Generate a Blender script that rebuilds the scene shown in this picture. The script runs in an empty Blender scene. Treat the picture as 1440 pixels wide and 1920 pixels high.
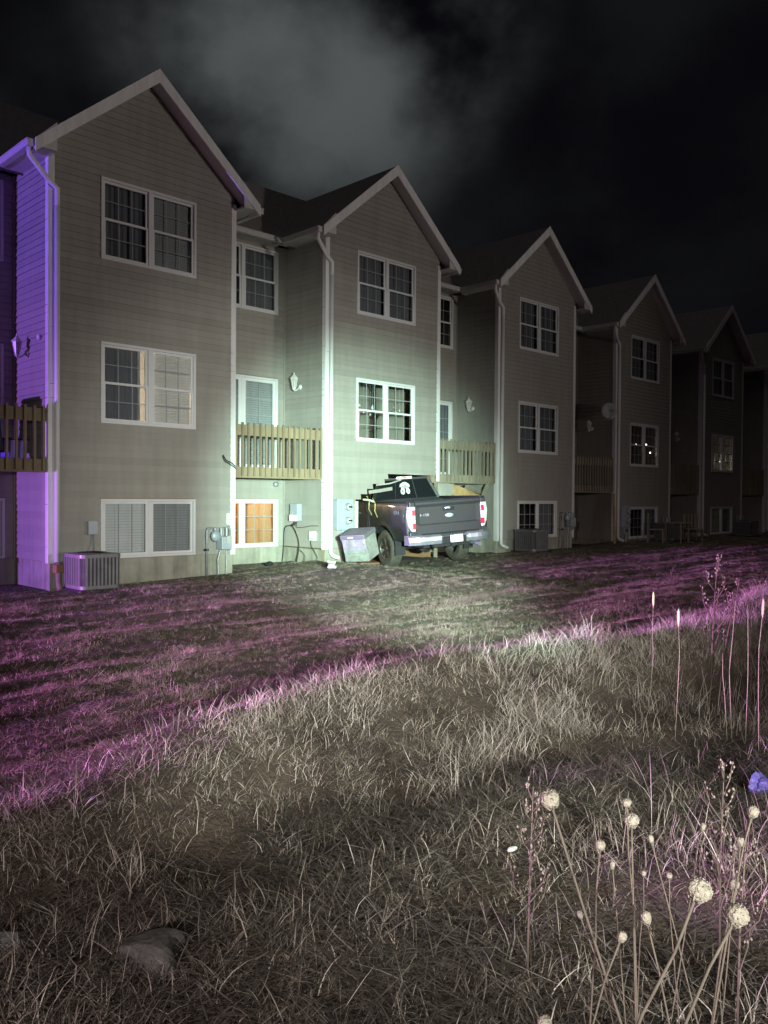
import bpy, bmesh, math, random
import numpy as np
from mathutils import Matrix, Vector, Euler
random.seed(7); RNG = np.random.default_rng(11)
sc = bpy.context.scene
COL = sc.collection
rad = math.radians

# ------------------------------------------------------------------ camera
FPX = 1580.0
_yaw, _pit, _rol = 0.7921, -0.0164, 0.0066
CAM = np.array([-6.5653, -13.4677, 1.572])
_f = np.array([math.cos(_yaw)*math.cos(_pit), math.sin(_yaw)*math.cos(_pit), math.sin(_pit)])
_r = np.array([math.sin(_yaw), -math.cos(_yaw), 0.0]); _u = np.cross(_r, _f)
_R = _r*math.cos(_rol)+_u*math.sin(_rol); _U = -_r*math.sin(_rol)+_u*math.cos(_rol)
cd = bpy.data.cameras.new('camera'); co = bpy.data.objects.new('camera', cd); COL.objects.link(co)
cd.sensor_fit = 'VERTICAL'; cd.sensor_height = 36.0; cd.lens = FPX/1920*36.0
cd.clip_start = 0.05; cd.clip_end = 2000
M = Matrix.Identity(4)
for i in range(3):
    M[i][0] = _R[i]; M[i][1] = _U[i]; M[i][2] = -_f[i]; M[i][3] = CAM[i]
co.matrix_world = M
sc.camera = co
def ray(x, y): return _f + _R*(x-720)/FPX + _U*(960-y)/FPX          # a sight line, used to survey positions
def at_depth(x, y, d): return CAM + ray(x, y)*d

# ------------------------------------------------------------------ world: overcast night, moon behind thin cloud
w = bpy.data.worlds.new('World'); sc.world = w; w.use_nodes = True
nt = w.node_tree; nt.nodes.clear()
N = nt.nodes.new; L = nt.links.new
out = N('ShaderNodeOutputWorld'); bg = N('ShaderNodeBackground'); L(bg.outputs[0], out.inputs[0])
tc = N('ShaderNodeTexCoord')
sky = N('ShaderNodeTexSky'); sky.sky_type = 'NISHITA'; sky.sun_disc = False
sky.sun_elevation = rad(-3); sky.sun_rotation = rad(40)
def wdot(direction, lo, hi):
    d = N('ShaderNodeVectorMath'); d.operation = 'DOT_PRODUCT'; L(tc.outputs['Generated'], d.inputs[0])
    v = Vector(direction).normalized(); d.inputs[1].default_value = v
    m = N('ShaderNodeMapRange'); m.interpolation_type = 'SMOOTHERSTEP'
    m.inputs['From Min'].default_value = lo; m.inputs['From Max'].default_value = hi
    L(d.outputs['Value'], m.inputs['Value']); return m.outputs[0]
nz = N('ShaderNodeTexNoise'); nz.inputs['Scale'].default_value = 4.6; nz.inputs['Detail'].default_value = 7
nz.inputs['Roughness'].default_value = 0.5; nz.inputs['Distortion'].default_value = 0.0
mp = N('ShaderNodeMapping'); mp.inputs['Location'].default_value = (0.35, 1.9, 0.2); mp.inputs['Scale'].default_value = (1, 1, 1.25)
L(tc.outputs['Generated'], mp.inputs[0]); L(mp.outputs[0], nz.inputs['Vector'])
cr = N('ShaderNodeMapRange'); cr.interpolation_type = 'SMOOTHSTEP'
cr.inputs['From Min'].default_value = 0.36; cr.inputs['From Max'].default_value = 0.70
L(nz.outputs['Fac'], cr.inputs['Value'])
g1 = wdot(ray(590, 0), math.cos(rad(15.5)), math.cos(rad(0)))       # moonlit part of the cloud
def mth(op, a, b):
    m = N('ShaderNodeMath'); m.operation = op
    for i, v in enumerate((a, b)):
        if isinstance(v, (int, float)): m.inputs[i].default_value = v
        else: L(v, m.inputs[i])
    return m.outputs[0]
g2 = wdot(ray(560, 150), math.cos(rad(40)), math.cos(rad(2)))
gl = mth('ADD', mth('MULTIPLY', g1, 0.084), mth('MULTIPLY', g2, 0.004))
cl = mth('MULTIPLY', gl, cr.outputs[0])
cloud = mth('ADD', cl, mth('MULTIPLY', cr.outputs[0], 0.0008))
vm = N('ShaderNodeVectorMath'); vm.operation = 'SCALE'; vm.inputs[0].default_value = (0.90, 1.0, 1.01); L(cloud, vm.inputs['Scale'])
va = N('ShaderNodeVectorMath'); va.operation = 'ADD'; va.inputs[1].default_value = (0.0022, 0.0021, 0.0032); L(vm.outputs[0], va.inputs[0])
vs = N('ShaderNodeVectorMath'); vs.operation = 'MULTIPLY_ADD'; L(sky.outputs[0], vs.inputs[0]); vs.inputs[1].default_value = (0.002,)*3
L(va.outputs[0], vs.inputs[2]); L(vs.outputs[0], bg.inputs[0]); bg.inputs[1].default_value = 1.0

# ------------------------------------------------------------------ lamps of the vehicles on the scene, and added fills (out of frame)
def lamp(name, kind, loc, energy, color, target=None, size=None, blend=1.0, radius=0.1):
    ld = bpy.data.lights.new(name, kind); ld.energy = energy; ld.color = color; ld.shadow_soft_size = radius
    o = bpy.data.objects.new(name, ld); COL.objects.link(o); o.location = loc
    if target is not None:
        d = Vector(target)-Vector(loc); o.rotation_euler = d.to_track_quat('-Z', 'Y').to_euler()
        ld.spot_size = rad(size); ld.spot_blend = blend
    return o
_c = lambda fw, rt, z: (CAM[0]+_f[0]*fw+_R[0]*rt, CAM[1]+_f[1]*fw+_R[1]*rt, z)
SPOT = lamp('search_spotlight', 'SPOT', _c(0.3, 2.3, 1.95), 37000, (0.64, 1.0, 0.84), (5.95, 0, 1.35), 26, 1.0, 0.10)
HALO = lamp('spotlight_halo', 'SPOT', _c(-5.0, 2.2, 2.3), 11000, (0.95, 1.0, 0.93), (3.6, -1.6, 0.9), 33, 1.0, 0.10)  # wide halo added around the spotlight beam to spread its soft falloff
HEAD = lamp('scene_light', 'SPOT', (11, -29, 3.0), 5000, (1.0, 0.92, 0.87), (-1.5, 0, 4.2), 92, 1.0, 0.35)
FILL = lamp('foreground_fill', 'SPOT', _c(-6.0, -2.6, 2.9), 2900, (1.0, 0.83, 0.85), _c(2.2, 0.3, 0.0), 46, 1.0, 0.05)  # unseen fill lamp added behind the camera to brighten the foreground
# light bar of a patrol car parked past the end of the row: two modules turned to the house, two to the lawn
BLUE = lamp('beacon_blue', 'SPOT', (-31, 2.4, 1.75), 38000, (0.26, 0.14, 1.0), (-.87, .7, 3.6), 26, 0.8, radius=0.12)
REDL = lamp('beacon_red', 'SPOT', (-31, 2.0, 1.45), 7000, (1.0, 0.16, 0.36), (-.87, .7, 0.2), 22, 1.0, radius=0.12)
BLU2 = lamp('beacon_blue', 'SPOT', (-31, 1.9, 1.75), 125000, (0.46, 0.20, 1.0), (5, -8.6, 0.4), 28, 0.9, radius=0.12)
RED2 = lamp('beacon_red', 'SPOT', (-31, 1.75, 1.60), 90000, (1.0, 0.26, 0.48), (5, -8.8, 0.4), 28, 0.9, radius=0.12)
# dim overhead sun lamp added to lift the dark roof slopes
sl = bpy.data.lights.new('overhead_fill', 'SUN'); sl.energy = 0.11; sl.angle = rad(60); sl.color = (1.0, .93, .88)
so_ = bpy.data.objects.new('overhead_fill', sl); COL.objects.link(so_); so_.rotation_euler = Vector((.15, .25, -1)).to_track_quat('-Z', 'Y').to_euler()

sc.view_settings.view_transform = 'Standard'; sc.view_settings.look = 'None'
sc.view_settings.exposure = 0.0; sc.view_settings.gamma = 1.0
sc.cycles.use_denoising = True; sc.cycles.max_bounces = 4; sc.cycles.transparent_max_bounces = 12
sc.cycles.sample_clamp_indirect = 3.0

# ------------------------------------------------------------------ helpers
class MB:
    """collects shapes; build() links them as ONE mesh object"""
    def __init__(s): s.v = []; s.f = []; s.smooth = False
    def add(s, vs, fs):
        n = len(s.v); s.v += [tuple(map(float, p)) for p in vs]; s.f += [tuple(i+n for i in f) for f in fs]; return s
    def box(s, x0, x1, y0, y1, z0, z1):
        return s.add([(x0,y0,z0),(x1,y0,z0),(x1,y1,z0),(x0,y1,z0),(x0,y0,z1),(x1,y0,z1),(x1,y1,z1),(x0,y1,z1)],
                     [(0,3,2,1),(4,5,6,7),(0,1,5,4),(1,2,6,5),(2,3,7,6),(3,0,4,7)])
    def hexa(s, p):                                   # eight points, bottom four then top four
        return s.add(p, [(0,3,2,1),(4,5,6,7),(0,1,5,4),(1,2,6,5),(2,3,7,6),(3,0,4,7)])
    def bar(s, a, b, wx, wy, up=(0,0,1)):             # rectangular bar between two points
        a = Vector(a); b = Vector(b); d = (b-a).normalized(); u = Vector(up)
        if abs(d.dot(u)) > .98: u = Vector((0,1,0))
        sd = d.cross(u).normalized(); up2 = sd.cross(d)
        q = [sd*wx/2*i+up2*wy/2*j for i, j in ((-1,-1),(1,-1),(1,1),(-1,1))]
        return s.hexa([a+k for k in q]+[b+k for k in q])
    def prism(s, poly, axis, a, b):                   # closed polygon (2D) extruded along axis
        n = len(poly)
        def P(p, t): return {'x': (t,p[0],p[1]), 'y': (p[0],t,p[1]), 'z': (p[0],p[1],t)}[axis]
        return s.add([P(p,a) for p in poly]+[P(p,b) for p in poly],
                     [tuple(range(n)), tuple(range(2*n-1,n-1,-1))]+[(i,i+n,(i+1)%n+n,(i+1)%n) for i in range(n)])
    def tube(s, pts, rs, n=8, cap=True):
        pts = [Vector(p) for p in pts]
        if not hasattr(rs, '__len__'): rs = [rs]*len(pts)
        vs = []; fs = []
        t0 = (pts[1]-pts[0]).normalized(); ref = Vector((0,0,1)) if abs(t0.z) < .9 else Vector((1,0,0))
        for i, p in enumerate(pts):
            t = (pts[min(i+1,len(pts)-1)]-pts[max(i-1,0)]).normalized()
            a = t.cross(ref).normalized(); b = t.cross(a)
            ref = -(a.cross(t)) if False else ref
            for k in range(n):
                an = 2*math.pi*k/n; vs.append(p+(a*math.cos(an)+b*math.sin(an))*rs[i])
        for i in range(len(pts)-1):
            for k in range(n):
                fs.append((i*n+k, i*n+(k+1)%n, (i+1)*n+(k+1)%n, (i+1)*n+k))
        if cap: fs += [tuple(range(n-1,-1,-1)), tuple(range((len(pts)-1)*n, len(pts)*n))]
        return s.add(vs, fs)
    def lathe(s, prof, n=20, axis='z', c=(0,0,0), cap=True):    # prof: (radius, height)
        vs = []; fs = []
        for r, h in prof:
            for k in range(n):
                a = 2*math.pi*k/n; q = (r*math.cos(a), r*math.sin(a), h)
                if axis == 'y': q = (q[0], q[2], q[1])
                if axis == 'x': q = (q[2], q[0], q[1])
                vs.append((q[0]+c[0], q[1]+c[1], q[2]+c[2]))
        for i in range(len(prof)-1):
            for k in range(n): fs.append((i*n+k, i*n+(k+1)%n, (i+1)*n+(k+1)%n, (i+1)*n+k))
        if cap: fs += [tuple(range(n-1,-1,-1)), tuple(range((len(prof)-1)*n, len(prof)*n))]
        return s.add(vs, fs)
    def mesh(s, name, mat):
        me = bpy.data.meshes.new(name); me.from_pydata(s.v, [], s.f)
        bm = bmesh.new(); bm.from_mesh(me); bmesh.ops.recalc_face_normals(bm, faces=bm.faces)
        if s.smooth:
            for f in bm.faces: f.smooth = True
        bm.to_mesh(me); bm.free(); me.materials.append(mat); me.update(); return me
    def build(s, name, mat, parent=None, bevel=0, seg=2):
        o = bpy.data.objects.new(name, s.mesh(name, mat)); COL.objects.link(o)
        if parent is not None: o.parent = parent
        if bevel:
            m = o.modifiers.new('bevel', 'BEVEL'); m.width = bevel; m.segments = seg; m.limit_method = 'ANGLE'; m.angle_limit = rad(40)
        return o
def tag(o, label=None, cat=None, group=None, kind=None):
    if label: o['label'] = label
    if cat: o['category'] = cat
    if group: o['group'] = group
    if kind: o['kind'] = kind
    return o
def empty(name, loc=(0,0,0), rz=0.0):
    o = bpy.data.objects.new(name, None); COL.objects.link(o); o.location = loc; o.rotation_euler = (0,0,rz)
    o.empty_display_size = .2; return o
def copy_tree(o, parent=None):
    c = o.copy(); COL.objects.link(c); c.parent = parent
    for ch in [x for x in o.children]: copy_tree(ch, c)
    return c
def text(name, body, size, mat, parent, mtx, depth=0.003, sx=1.0):
    cu = bpy.data.curves.new(name, 'FONT'); cu.body = body; cu.size = size; cu.extrude = depth
    cu.align_x = 'CENTER'; cu.align_y = 'CENTER'; cu.materials.append(mat)
    o = bpy.data.objects.new(name, cu); COL.objects.link(o); me_ = bpy.data.meshes.new_from_object(o); bpy.data.objects.remove(o)
    o = bpy.data.objects.new(name, me_); COL.objects.link(o); o.parent = parent; o.matrix_local = mtx @ Matrix.Diagonal((sx,1,1,1)); return o

# ------------------------------------------------------------------ materials
def mat(name, col, rough=0.6, metal=0.0, var=0.0, vscale=3.0, col2=None, bump=0.0, bscale=40.0, stretch=(1,1,1), rnd=0.0, spec=0.5, coat=0.0):
    m = bpy.data.materials.new(name); m.use_nodes = True; t = m.node_tree; b = t.nodes['Principled BSDF']
    b.inputs['Roughness'].default_value = rough; b.inputs['Metallic'].default_value = metal
    b.inputs['Specular IOR Level'].default_value = spec; b.inputs['Coat Weight'].default_value = coat
    b.inputs['Base Color'].default_value = (*col, 1)
    nn = t.nodes.new; ll = t.links.new
    if var or bump:
        g = nn('ShaderNodeNewGeometry'); mpn = nn('ShaderNodeMapping'); mpn.inputs['Scale'].default_value = stretch
        ll(g.outputs['Position'], mpn.inputs[0])
    src = None
    if var:
        n = nn('ShaderNodeTexNoise'); n.inputs['Scale'].default_value = vscale; n.inputs['Detail'].default_value = 5; n.inputs['Roughness'].default_value = .65
        ll(mpn.outputs[0], n.inputs['Vector'])
        r = nn('ShaderNodeMapRange'); r.inputs['From Min'].default_value = .3; r.inputs['From Max'].default_value = .7; ll(n.outputs['Fac'], r.inputs['Value'])
        mx = nn('ShaderNodeMix'); mx.data_type = 'RGBA'; mx.inputs['A'].default_value = (*col, 1)
        c2 = col2 or tuple(c*(1-var) for c in col); mx.inputs['B'].default_value = (*c2, 1)
        ll(r.outputs[0], mx.inputs['Factor']); src = mx.outputs['Result']
        rr = nn('ShaderNodeMapRange'); rr.inputs['To Min'].default_value = max(.02, rough-.12*min(1,var*3)); rr.inputs['To Max'].default_value = min(1, rough+.12)
        ll(n.outputs['Fac'], rr.inputs['Value']); ll(rr.outputs[0], b.inputs['Roughness'])
    if rnd:
        oi = nn('ShaderNodeObjectInfo'); mr = nn('ShaderNodeMapRange'); mr.inputs['To Min'].default_value = 1-rnd; mr.inputs['To Max'].default_value = 1+rnd
        ll(oi.outputs['Random'], mr.inputs['Value'])
        sm = nn('ShaderNodeVectorMath'); sm.operation = 'SCALE'
        if src is None: sm.inputs[0].default_value = col
        else: ll(src, sm.inputs[0])
        ll(mr.outputs[0], sm.inputs['Scale']); src = sm.outputs[0]
    if src is not None: ll(src, b.inputs['Base Color'])
    if bump:
        n2 = nn('ShaderNodeTexNoise'); n2.inputs['Scale'].default_value = bscale; n2.inputs['Detail'].default_value = 4
        ll(mpn.outputs[0], n2.inputs['Vector'])
        bp = nn('ShaderNodeBump'); bp.inputs['Strength'].default_value = bump; bp.inputs['Distance'].default_value = .02
        ll(n2.outputs['Fac'], bp.inputs['Height']); ll(bp.outputs[0], b.inputs['Normal'])
    return m
def emit(name, col, s):
    m = bpy.data.materials.new(name); m.use_nodes = True; t = m.node_tree; b = t.nodes['Principled BSDF']
    b.inputs['Base Color'].default_value = (*col, 1); b.inputs['Emission Color'].default_value = (*col, 1); b.inputs['Emission Strength'].default_value = s; return m
def glass(name, tint=(.94,.955,.955), ior=1.45, rough=0.01):
    m = bpy.data.materials.new(name); m.use_nodes = True; t = m.node_tree; t.nodes.clear()
    o = t.nodes.new('ShaderNodeOutputMaterial'); mx = t.nodes.new('ShaderNodeMixShader'); lw = t.nodes.new('ShaderNodeLayerWeight'); pw = t.nodes.new('ShaderNodeMath'); pw.operation = 'POWER'; pw.inputs[1].default_value = 5
    fr = t.nodes.new('ShaderNodeMath'); fr.operation = 'MULTIPLY_ADD'; fr.inputs[1].default_value = .7; fr.inputs[2].default_value = .045; lw.inputs[0].default_value = .5
    t.links.new(lw.outputs['Facing'], pw.inputs[0]); t.links.new(pw.outputs[0], fr.inputs[0])
    tr = t.nodes.new('ShaderNodeBsdfTransparent'); tr.inputs[0].default_value = (*tint, 1); gl_ = t.nodes.new('ShaderNodeBsdfGlossy'); gl_.inputs['Roughness'].default_value = rough
    t.links.new(fr.outputs[0], mx.inputs[0]); t.links.new(tr.outputs[0], mx.inputs[1]); t.links.new(gl_.outputs[0], mx.inputs[2]); t.links.new(mx.outputs[0], o.inputs[0]); return m
def streaks(m, amount=.22):
    t = m.node_tree; b = t.nodes['Principled BSDF']; src = b.inputs['Base Color'].links[0].from_socket
    g = t.nodes.new('ShaderNodeNewGeometry'); mp_ = t.nodes.new('ShaderNodeMapping'); mp_.inputs['Scale'].default_value = (5,5,.45); t.links.new(g.outputs['Position'], mp_.inputs[0])
    n = t.nodes.new('ShaderNodeTexNoise'); n.inputs['Scale'].default_value = 1.6; n.inputs['Detail'].default_value = 5; t.links.new(mp_.outputs[0], n.inputs['Vector'])
    r = t.nodes.new('ShaderNodeMapRange'); r.inputs['From Min'].default_value = .38; r.inputs['From Max'].default_value = .68; r.inputs['To Min'].default_value = 1.0; r.inputs['To Max'].default_value = 1-amount; t.links.new(n.outputs['Fac'], r.inputs['Value'])
    sc_ = t.nodes.new('ShaderNodeVectorMath'); sc_.operation = 'SCALE'; t.links.new(src, sc_.inputs[0]); t.links.new(r.outputs[0], sc_.inputs['Scale']); t.links.new(sc_.outputs[0], b.inputs['Base Color'])
MT = dict(
    siding = mat('siding_vinyl', (.365,.343,.303), .55, var=.12, vscale=1.6, bump=.3, bscale=30, stretch=(1.6,1.6,.8), rnd=.06),
    sheath = mat('sheathing', (.30,.25,.18), .8),
    white = mat('white_trim', (.82,.81,.79), .5, var=.1, vscale=2.5),
    grille = mat('window_grille', (.42,.42,.42), .5),
    vinylwin = mat('window_vinyl', (.70,.70,.69), .4, var=.06, vscale=6),
    soffit = mat('soffit_vinyl', (.58,.565,.53), .6, var=.1, bump=.15, bscale=12),
    roof = mat('roof_shingle', (.25,.235,.23), .9, var=.4, vscale=9, bump=.7, bscale=22, stretch=(1,1,3)),
    gutter = mat('gutter_metal', (.62,.60,.57), .45, var=.15, vscale=3),
    concrete = mat('concrete_foundation', (.43,.41,.33), .9, var=.35, vscale=2.2, bump=.3, bscale=26),
    wood = mat('deck_wood', (.29,.222,.14), .8, var=.35, vscale=5, bump=.3, bscale=30, stretch=(1,1,.25), rnd=.12),
    woodg = mat('weathered_wood', (.31,.27,.20), .85, var=.35, vscale=5, bump=.3, bscale=30, stretch=(1,1,.25), rnd=.12),
    glass = glass('window_glass'),
    blind_l = mat('blind_light', (.70,.70,.69), .7, var=.08, vscale=4),
    blind_m = mat('blind_grey', (.36,.365,.37), .8, var=.2, vscale=4, stretch=(6,6,.4)),
    blind_d = mat('curtain_dark', (.19,.19,.21), .9, var=.25, vscale=5, stretch=(6,6,.4)),
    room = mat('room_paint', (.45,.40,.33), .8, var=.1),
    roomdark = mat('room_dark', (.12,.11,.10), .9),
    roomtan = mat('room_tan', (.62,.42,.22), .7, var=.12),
    roombrown = mat('room_brown', (.30,.16,.08), .75, var=.25, vscale=4),
    acmetal = mat('ac_metal', (.22,.215,.22), .5, metal=.3, var=.25, vscale=6),
    acdark = mat('ac_coil', (.035,.035,.04), .6, var=.3, vscale=30),
    actan = mat('ac_tan', (.36,.36,.33), .6, var=.5, vscale=6),
    black = mat('black_plastic', (.02,.02,.022), .55, var=.3, vscale=10),
    rubber = mat('tyre_rubber', (.035,.034,.033), .85, var=.5, vscale=14, col2=(.10,.085,.06)),
    greypipe = mat('grey_pipe', (.38,.39,.40), .5, metal=.4, var=.2, vscale=8),
    meterm = mat('meter_grey', (.42,.46,.50), .45, metal=.2, var=.12, vscale=6),
    cable = mat('black_cable', (.02,.02,.02), .6),
    paint = mat('truck_paint', (.026,.031,.038), .38, metal=.0, var=.35, vscale=4, col2=(.040,.038,.034), spec=.5, coat=.3),
    chrome = mat('bumper_chrome', (.42,.44,.50), .32, metal=.55, var=.3, vscale=7, col2=(.30,.30,.32)),
    tint = mat('tinted_glass', (.012,.013,.015), .06, spec=.6),
    lens_w = mat('lamp_lens_clear', (.72,.70,.69), .15, spec=.6),
    lens_r = mat('lamp_lens_red', (.55,.03,.05), .15, spec=.6),
    plate = mat('plate_white', (.80,.82,.80), .4),
    platetxt = mat('plate_text', (.16,.34,.28), .5),
    alloy = mat('alloy_wheel', (.42,.40,.38), .35, metal=.9, var=.4, vscale=16, col2=(.2,.17,.13)),
    bedliner = mat('bed_liner', (.018,.018,.02), .9),
    ply = mat('broken_plywood', (.60,.42,.20), .8, var=.4, vscale=7, col2=(.30,.17,.07), bump=.3, bscale=20),
    insul = mat('yellow_insulation', (.42,.40,.17), .95, var=.3, vscale=15, bump=.5, bscale=50),
    paper = mat('white_debris', (.74,.75,.73), .7, var=.15),
    rock = mat('field_stone', (.115,.112,.10), .9, var=.5, vscale=9, bump=.6, bscale=22),
    palestem = mat('pale_stem', (.34,.30,.22), .85, var=.4, vscale=25, col2=(.20,.17,.12)),
    palerock = mat('pale_stone', (.22,.22,.205), .9, var=.4, vscale=9, bump=.6, bscale=22),
    stalk = mat('dry_stem', (.10,.078,.055), .8, var=.35, vscale=25, rnd=.15),
    umbel = mat('seed_head', (.27,.24,.19), .9, var=.4, vscale=60, col2=(.16,.137,.10), bump=.6, bscale=160),
    spike = mat('grass_spike', (.42,.37,.22), .85, var=.3, vscale=60),
    soil = mat('soil_thatch', (.055,.042,.030), .95, var=.5, vscale=2.5, col2=(.115,.09,.064), bump=.8, bscale=45),
    bagm = mat('plastic_bag', (.22,.17,.60), .35, var=.3, vscale=8, bump=.9, bscale=35),  # violet of the beacon light put into the bag colour; balcony bin shares it
    dish = mat('dish_grey', (.42,.42,.44), .5),
    ornament = mat('white_ornament', (.75,.74,.72), .4),
    brasslamp = mat('lantern_white', (.68,.67,.64), .45),
    frost = mat('lantern_glass', (.45,.45,.43), .25),
    shadow_door = mat('interior_door', (.72,.52,.30), .6),
)

streaks(MT['siding'], .10); streaks(MT['concrete'], .3); streaks(MT['white'], .15)
# ------------------------------------------------------------------ ground height
def _hash(ix, iy, s): 
    h = (ix.astype(np.int64)*374761393 + iy.astype(np.int64)*668265263 + s*974634777) & 0xffffffff
    h = ((h ^ (h >> 13))*1274126177) & 0xffffffff
    return ((h ^ (h >> 16)) & 0xffff)/65535.0
def vnoise(x, y, s=0):
    x = np.asarray(x, float); y = np.asarray(y, float)
    ix = np.floor(x); iy = np.floor(y); fx = x-ix; fy = y-iy; fx = fx*fx*(3-2*fx); fy = fy*fy*(3-2*fy)
    a = _hash(ix,iy,s); b = _hash(ix+1,iy,s); c = _hash(ix,iy+1,s); d = _hash(ix+1,iy+1,s)
    return (a*(1-fx)+b*fx)*(1-fy)+(c*(1-fx)+d*fx)*fy-.5
def sstep(a, b, x):
    t = np.clip((np.asarray(x, float)-a)/(b-a), 0, 1); return t*t*(3-2*t)
GX = [-60,-3,-.8,2.7,4.9,6.4,8.4,11,14.5,17,23,30,60]; GZ = [0,.03,.045,.14,.25,.07,.17,.185,.20,.28,.26,.2,0]
def ground(x, y):
    x = np.asarray(x, float); y = np.asarray(y, float)
    h = np.interp(x, GX, GZ)*sstep(-6.5, -.6, y)
    h = np.where(y > .3, np.minimum(h, .15), h)
    lawn = sstep(-9.3, -8.6, y)
    near = sstep(-.05, -.6, y)
    n = (.09*vnoise(x/2.6, y/.8, 1)+.075*vnoise(x/1.8, y/.19, 2)+.035*vnoise(x/.4, y/.16, 3))*near-.035*sstep(-.35,-.1,y)*(1-sstep(-.05,.1,y))
    h = h+n*lawn
    # ruts left by the truck
    for off in (-.85, .85):
        px, py = 6.55, -1.2; dx, dy = -.31, -.95
        d = (x-px)*dy-(y-py)*dx-off; al = (x-px)*dx+(y-py)*dy
        h = h-.05*np.exp(-(d/.16)**2)*sstep(-1,.5,al)*sstep(5.5,2.5,al)
    rough = 1-lawn
    h = h+rough*(.16*vnoise(x/1.3, y/1.0, 4)+.07*vnoise(x/.4, y/.4, 5))
    crest = .22+.18*vnoise(x/1.7, y*0, 6)
    crest = crest+.14*sstep(-6.3,-8.0,x)  # ridge raised out of view at left, added to shade the foreground from beacons
    h = h+crest*np.exp(-((y+9.15+.25*np.sin(x*.9))/.42)**2)
    h = h-.10*np.exp(-((x-.8)/1.1)**2-((y+10.25)/.35)**2)-.10*sstep(-9.5,-9.95,y)*sstep(-13.5,-11,y)
    return h
def gz(x, y): return float(ground(np.array([x]), np.array([y]))[0])

xs = np.concatenate([np.linspace(-80,-12,18)[:-1], np.linspace(-12,-8,24)[:-1], np.linspace(-8,14,330)[:-1], np.linspace(14,32,110)[:-1], np.linspace(32,120,20)])
ys = np.concatenate([np.linspace(-60,-16,16)[:-1], np.linspace(-16,-.1,270)[:-1], np.linspace(-.1,2.2,16)[:-1], np.linspace(2.2,90,14)])
XX, YY = np.meshgrid(xs, ys); ZZ = ground(XX, YY)
nv = np.stack([XX.ravel(), YY.ravel(), ZZ.ravel()], 1)
nx, ny = len(xs), len(ys)
ii = (np.arange(ny-1)[:,None]*nx+np.arange(nx-1)[None,:]).ravel()
me = bpy.data.meshes.new('ground'); me.from_pydata(nv.tolist(), [], np.stack([ii, ii+1, ii+1+nx, ii+nx], 1).tolist())
me.polygons.foreach_set('use_smooth', [True]*len(me.polygons)); me.materials.append(MT['soil'])
go = bpy.data.objects.new('ground', me); COL.objects.link(go); tag(go, 'dark mown lawn and rough field soil in front of the houses', 'ground', kind='structure')

# ------------------------------------------------------------------ townhouses
E = 2.75/24                                   # siding exposure
PITCH = 5.843; BX0, BX1 = -.87, 2.69; XC = .91; D = 1.38; RX0 = BX1-PITCH
ZT = 6.930; ZEAVE = 7.05; RIDGE = 8.91; SL = .85; HS = 2.13; OV = .32
FND = .50
UP = (0, 1.834, ZT-12*E, ZT); MID = (0, 1.834, ZT-36*E, ZT-24*E); LOW = (0, 1.834, .513, 1.53)
RUP = (-2.93, -1.08, ZT-12*E, ZT); RDOOR = (-2.93, -1.08, 2.17, 4.16); RLOW = (-2.93, -1.06, .50, 1.53)
_ub = MB(); _ub.add([(0,-.022,0),(1,-.022,0),(1,0,0),(0,0,0),(0,-.003,E+.004),(1,-.003,E+.004),(1,0,E+.004),(0,0,E+.004)],
                    [(0,3,2,1),(4,5,6,7),(0,1,5,4),(1,2,6,5),(2,3,7,6),(3,0,4,7)])
UNIT_BOARD = _ub.mesh('siding_board', MT['siding'])
Z0G = ZT-60*E                                  # course grid origin (about the sill line)
def courses(zb, zt):
    n0 = math.ceil((zb-Z0G)/E-1e-6)
    z = Z0G+n0*E
    while z < zt-.01:
        yield z, min(z+E, zt); z += E
def spans(u0, u1, zl, zh, holes):
    iv = [(u0, u1)]
    for (a, b, c, d) in holes:
        if min(zh, d)-max(zl, c) > .5*(zh-zl):
            nn_ = []
            for (p, q) in iv:
                if b <= p or a >= q: nn_.append((p, q)); continue
                if a > p: nn_.append((p, a))
                if b < q: nn_.append((b, q))
            iv = nn_
    return [(p, q) for p, q in iv if q-p > .02]
def side_boards(parent, joined, origin, rz, u0, u1, zb, zt, holes=(), top=None, cut=None):
    """siding courses along local +u; rz turns the outward normal (-y for 0, -x for -90 deg, +x for +90)"""
    R3 = Matrix.Rotation(rz, 3, 'Z'); org = Vector(origin)
    for zl, zh in courses(zb, zt):
        h = zh-zl
        for (a, b) in spans(u0, u1, zl, zh, holes):
            if cut: 
                ab = cut(a, b, zl, zh)
                if ab is None: continue
                a, b = ab
            poly = None
            if top:
                hl, hh = top(zl), top(zh)
                if hl <= .02: continue
                if hh < (u1-u0)/2:
                    xc = (u0+u1)/2; hl = min(hl, (u1-u0)/2); hh = max(hh, .001)
                    poly = [(max(a,xc-hl),-.022,0),(min(b,xc+hl),-.022,0),(min(b,xc+hl),0,0),(max(a,xc-hl),0,0),(max(a,xc-hh),-.003,h),(min(b,xc+hh),-.003,h),(min(b,xc+hh),0,h),(max(a,xc-hh),0,h)]
                    if poly[1][0]-poly[0][0] < .02: continue
            if joined is not None:
                p = poly or [(a,-.022,0),(b,-.022,0),(b,0,0),(a,0,0),(a,-.003,h+.004),(b,-.003,h+.004),(b,0,h+.004),(a,0,h+.004)]
                joined.hexa([org+R3@Vector((q[0],q[1],q[2]+zl)) for q in p]); continue
            if poly:
                mb = MB(); mb.hexa(poly); o = mb.build('siding_board', MT['siding'], parent)
                o.location = org+R3@Vector((0,0,zl))
            else:
                o = bpy.data.objects.new('siding_board', UNIT_BOARD); COL.objects.link(o); o.parent = parent
                o.location = org+R3@Vector((a,random.uniform(-.0015,.0015),zl+random.uniform(-.0025,.0025))); o.scale = (b-a, random.uniform(.85,1.2), h/E)
            o.rotation_euler = (random.gauss(0,.006) if rz == 0 else 0,0,rz)
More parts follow.
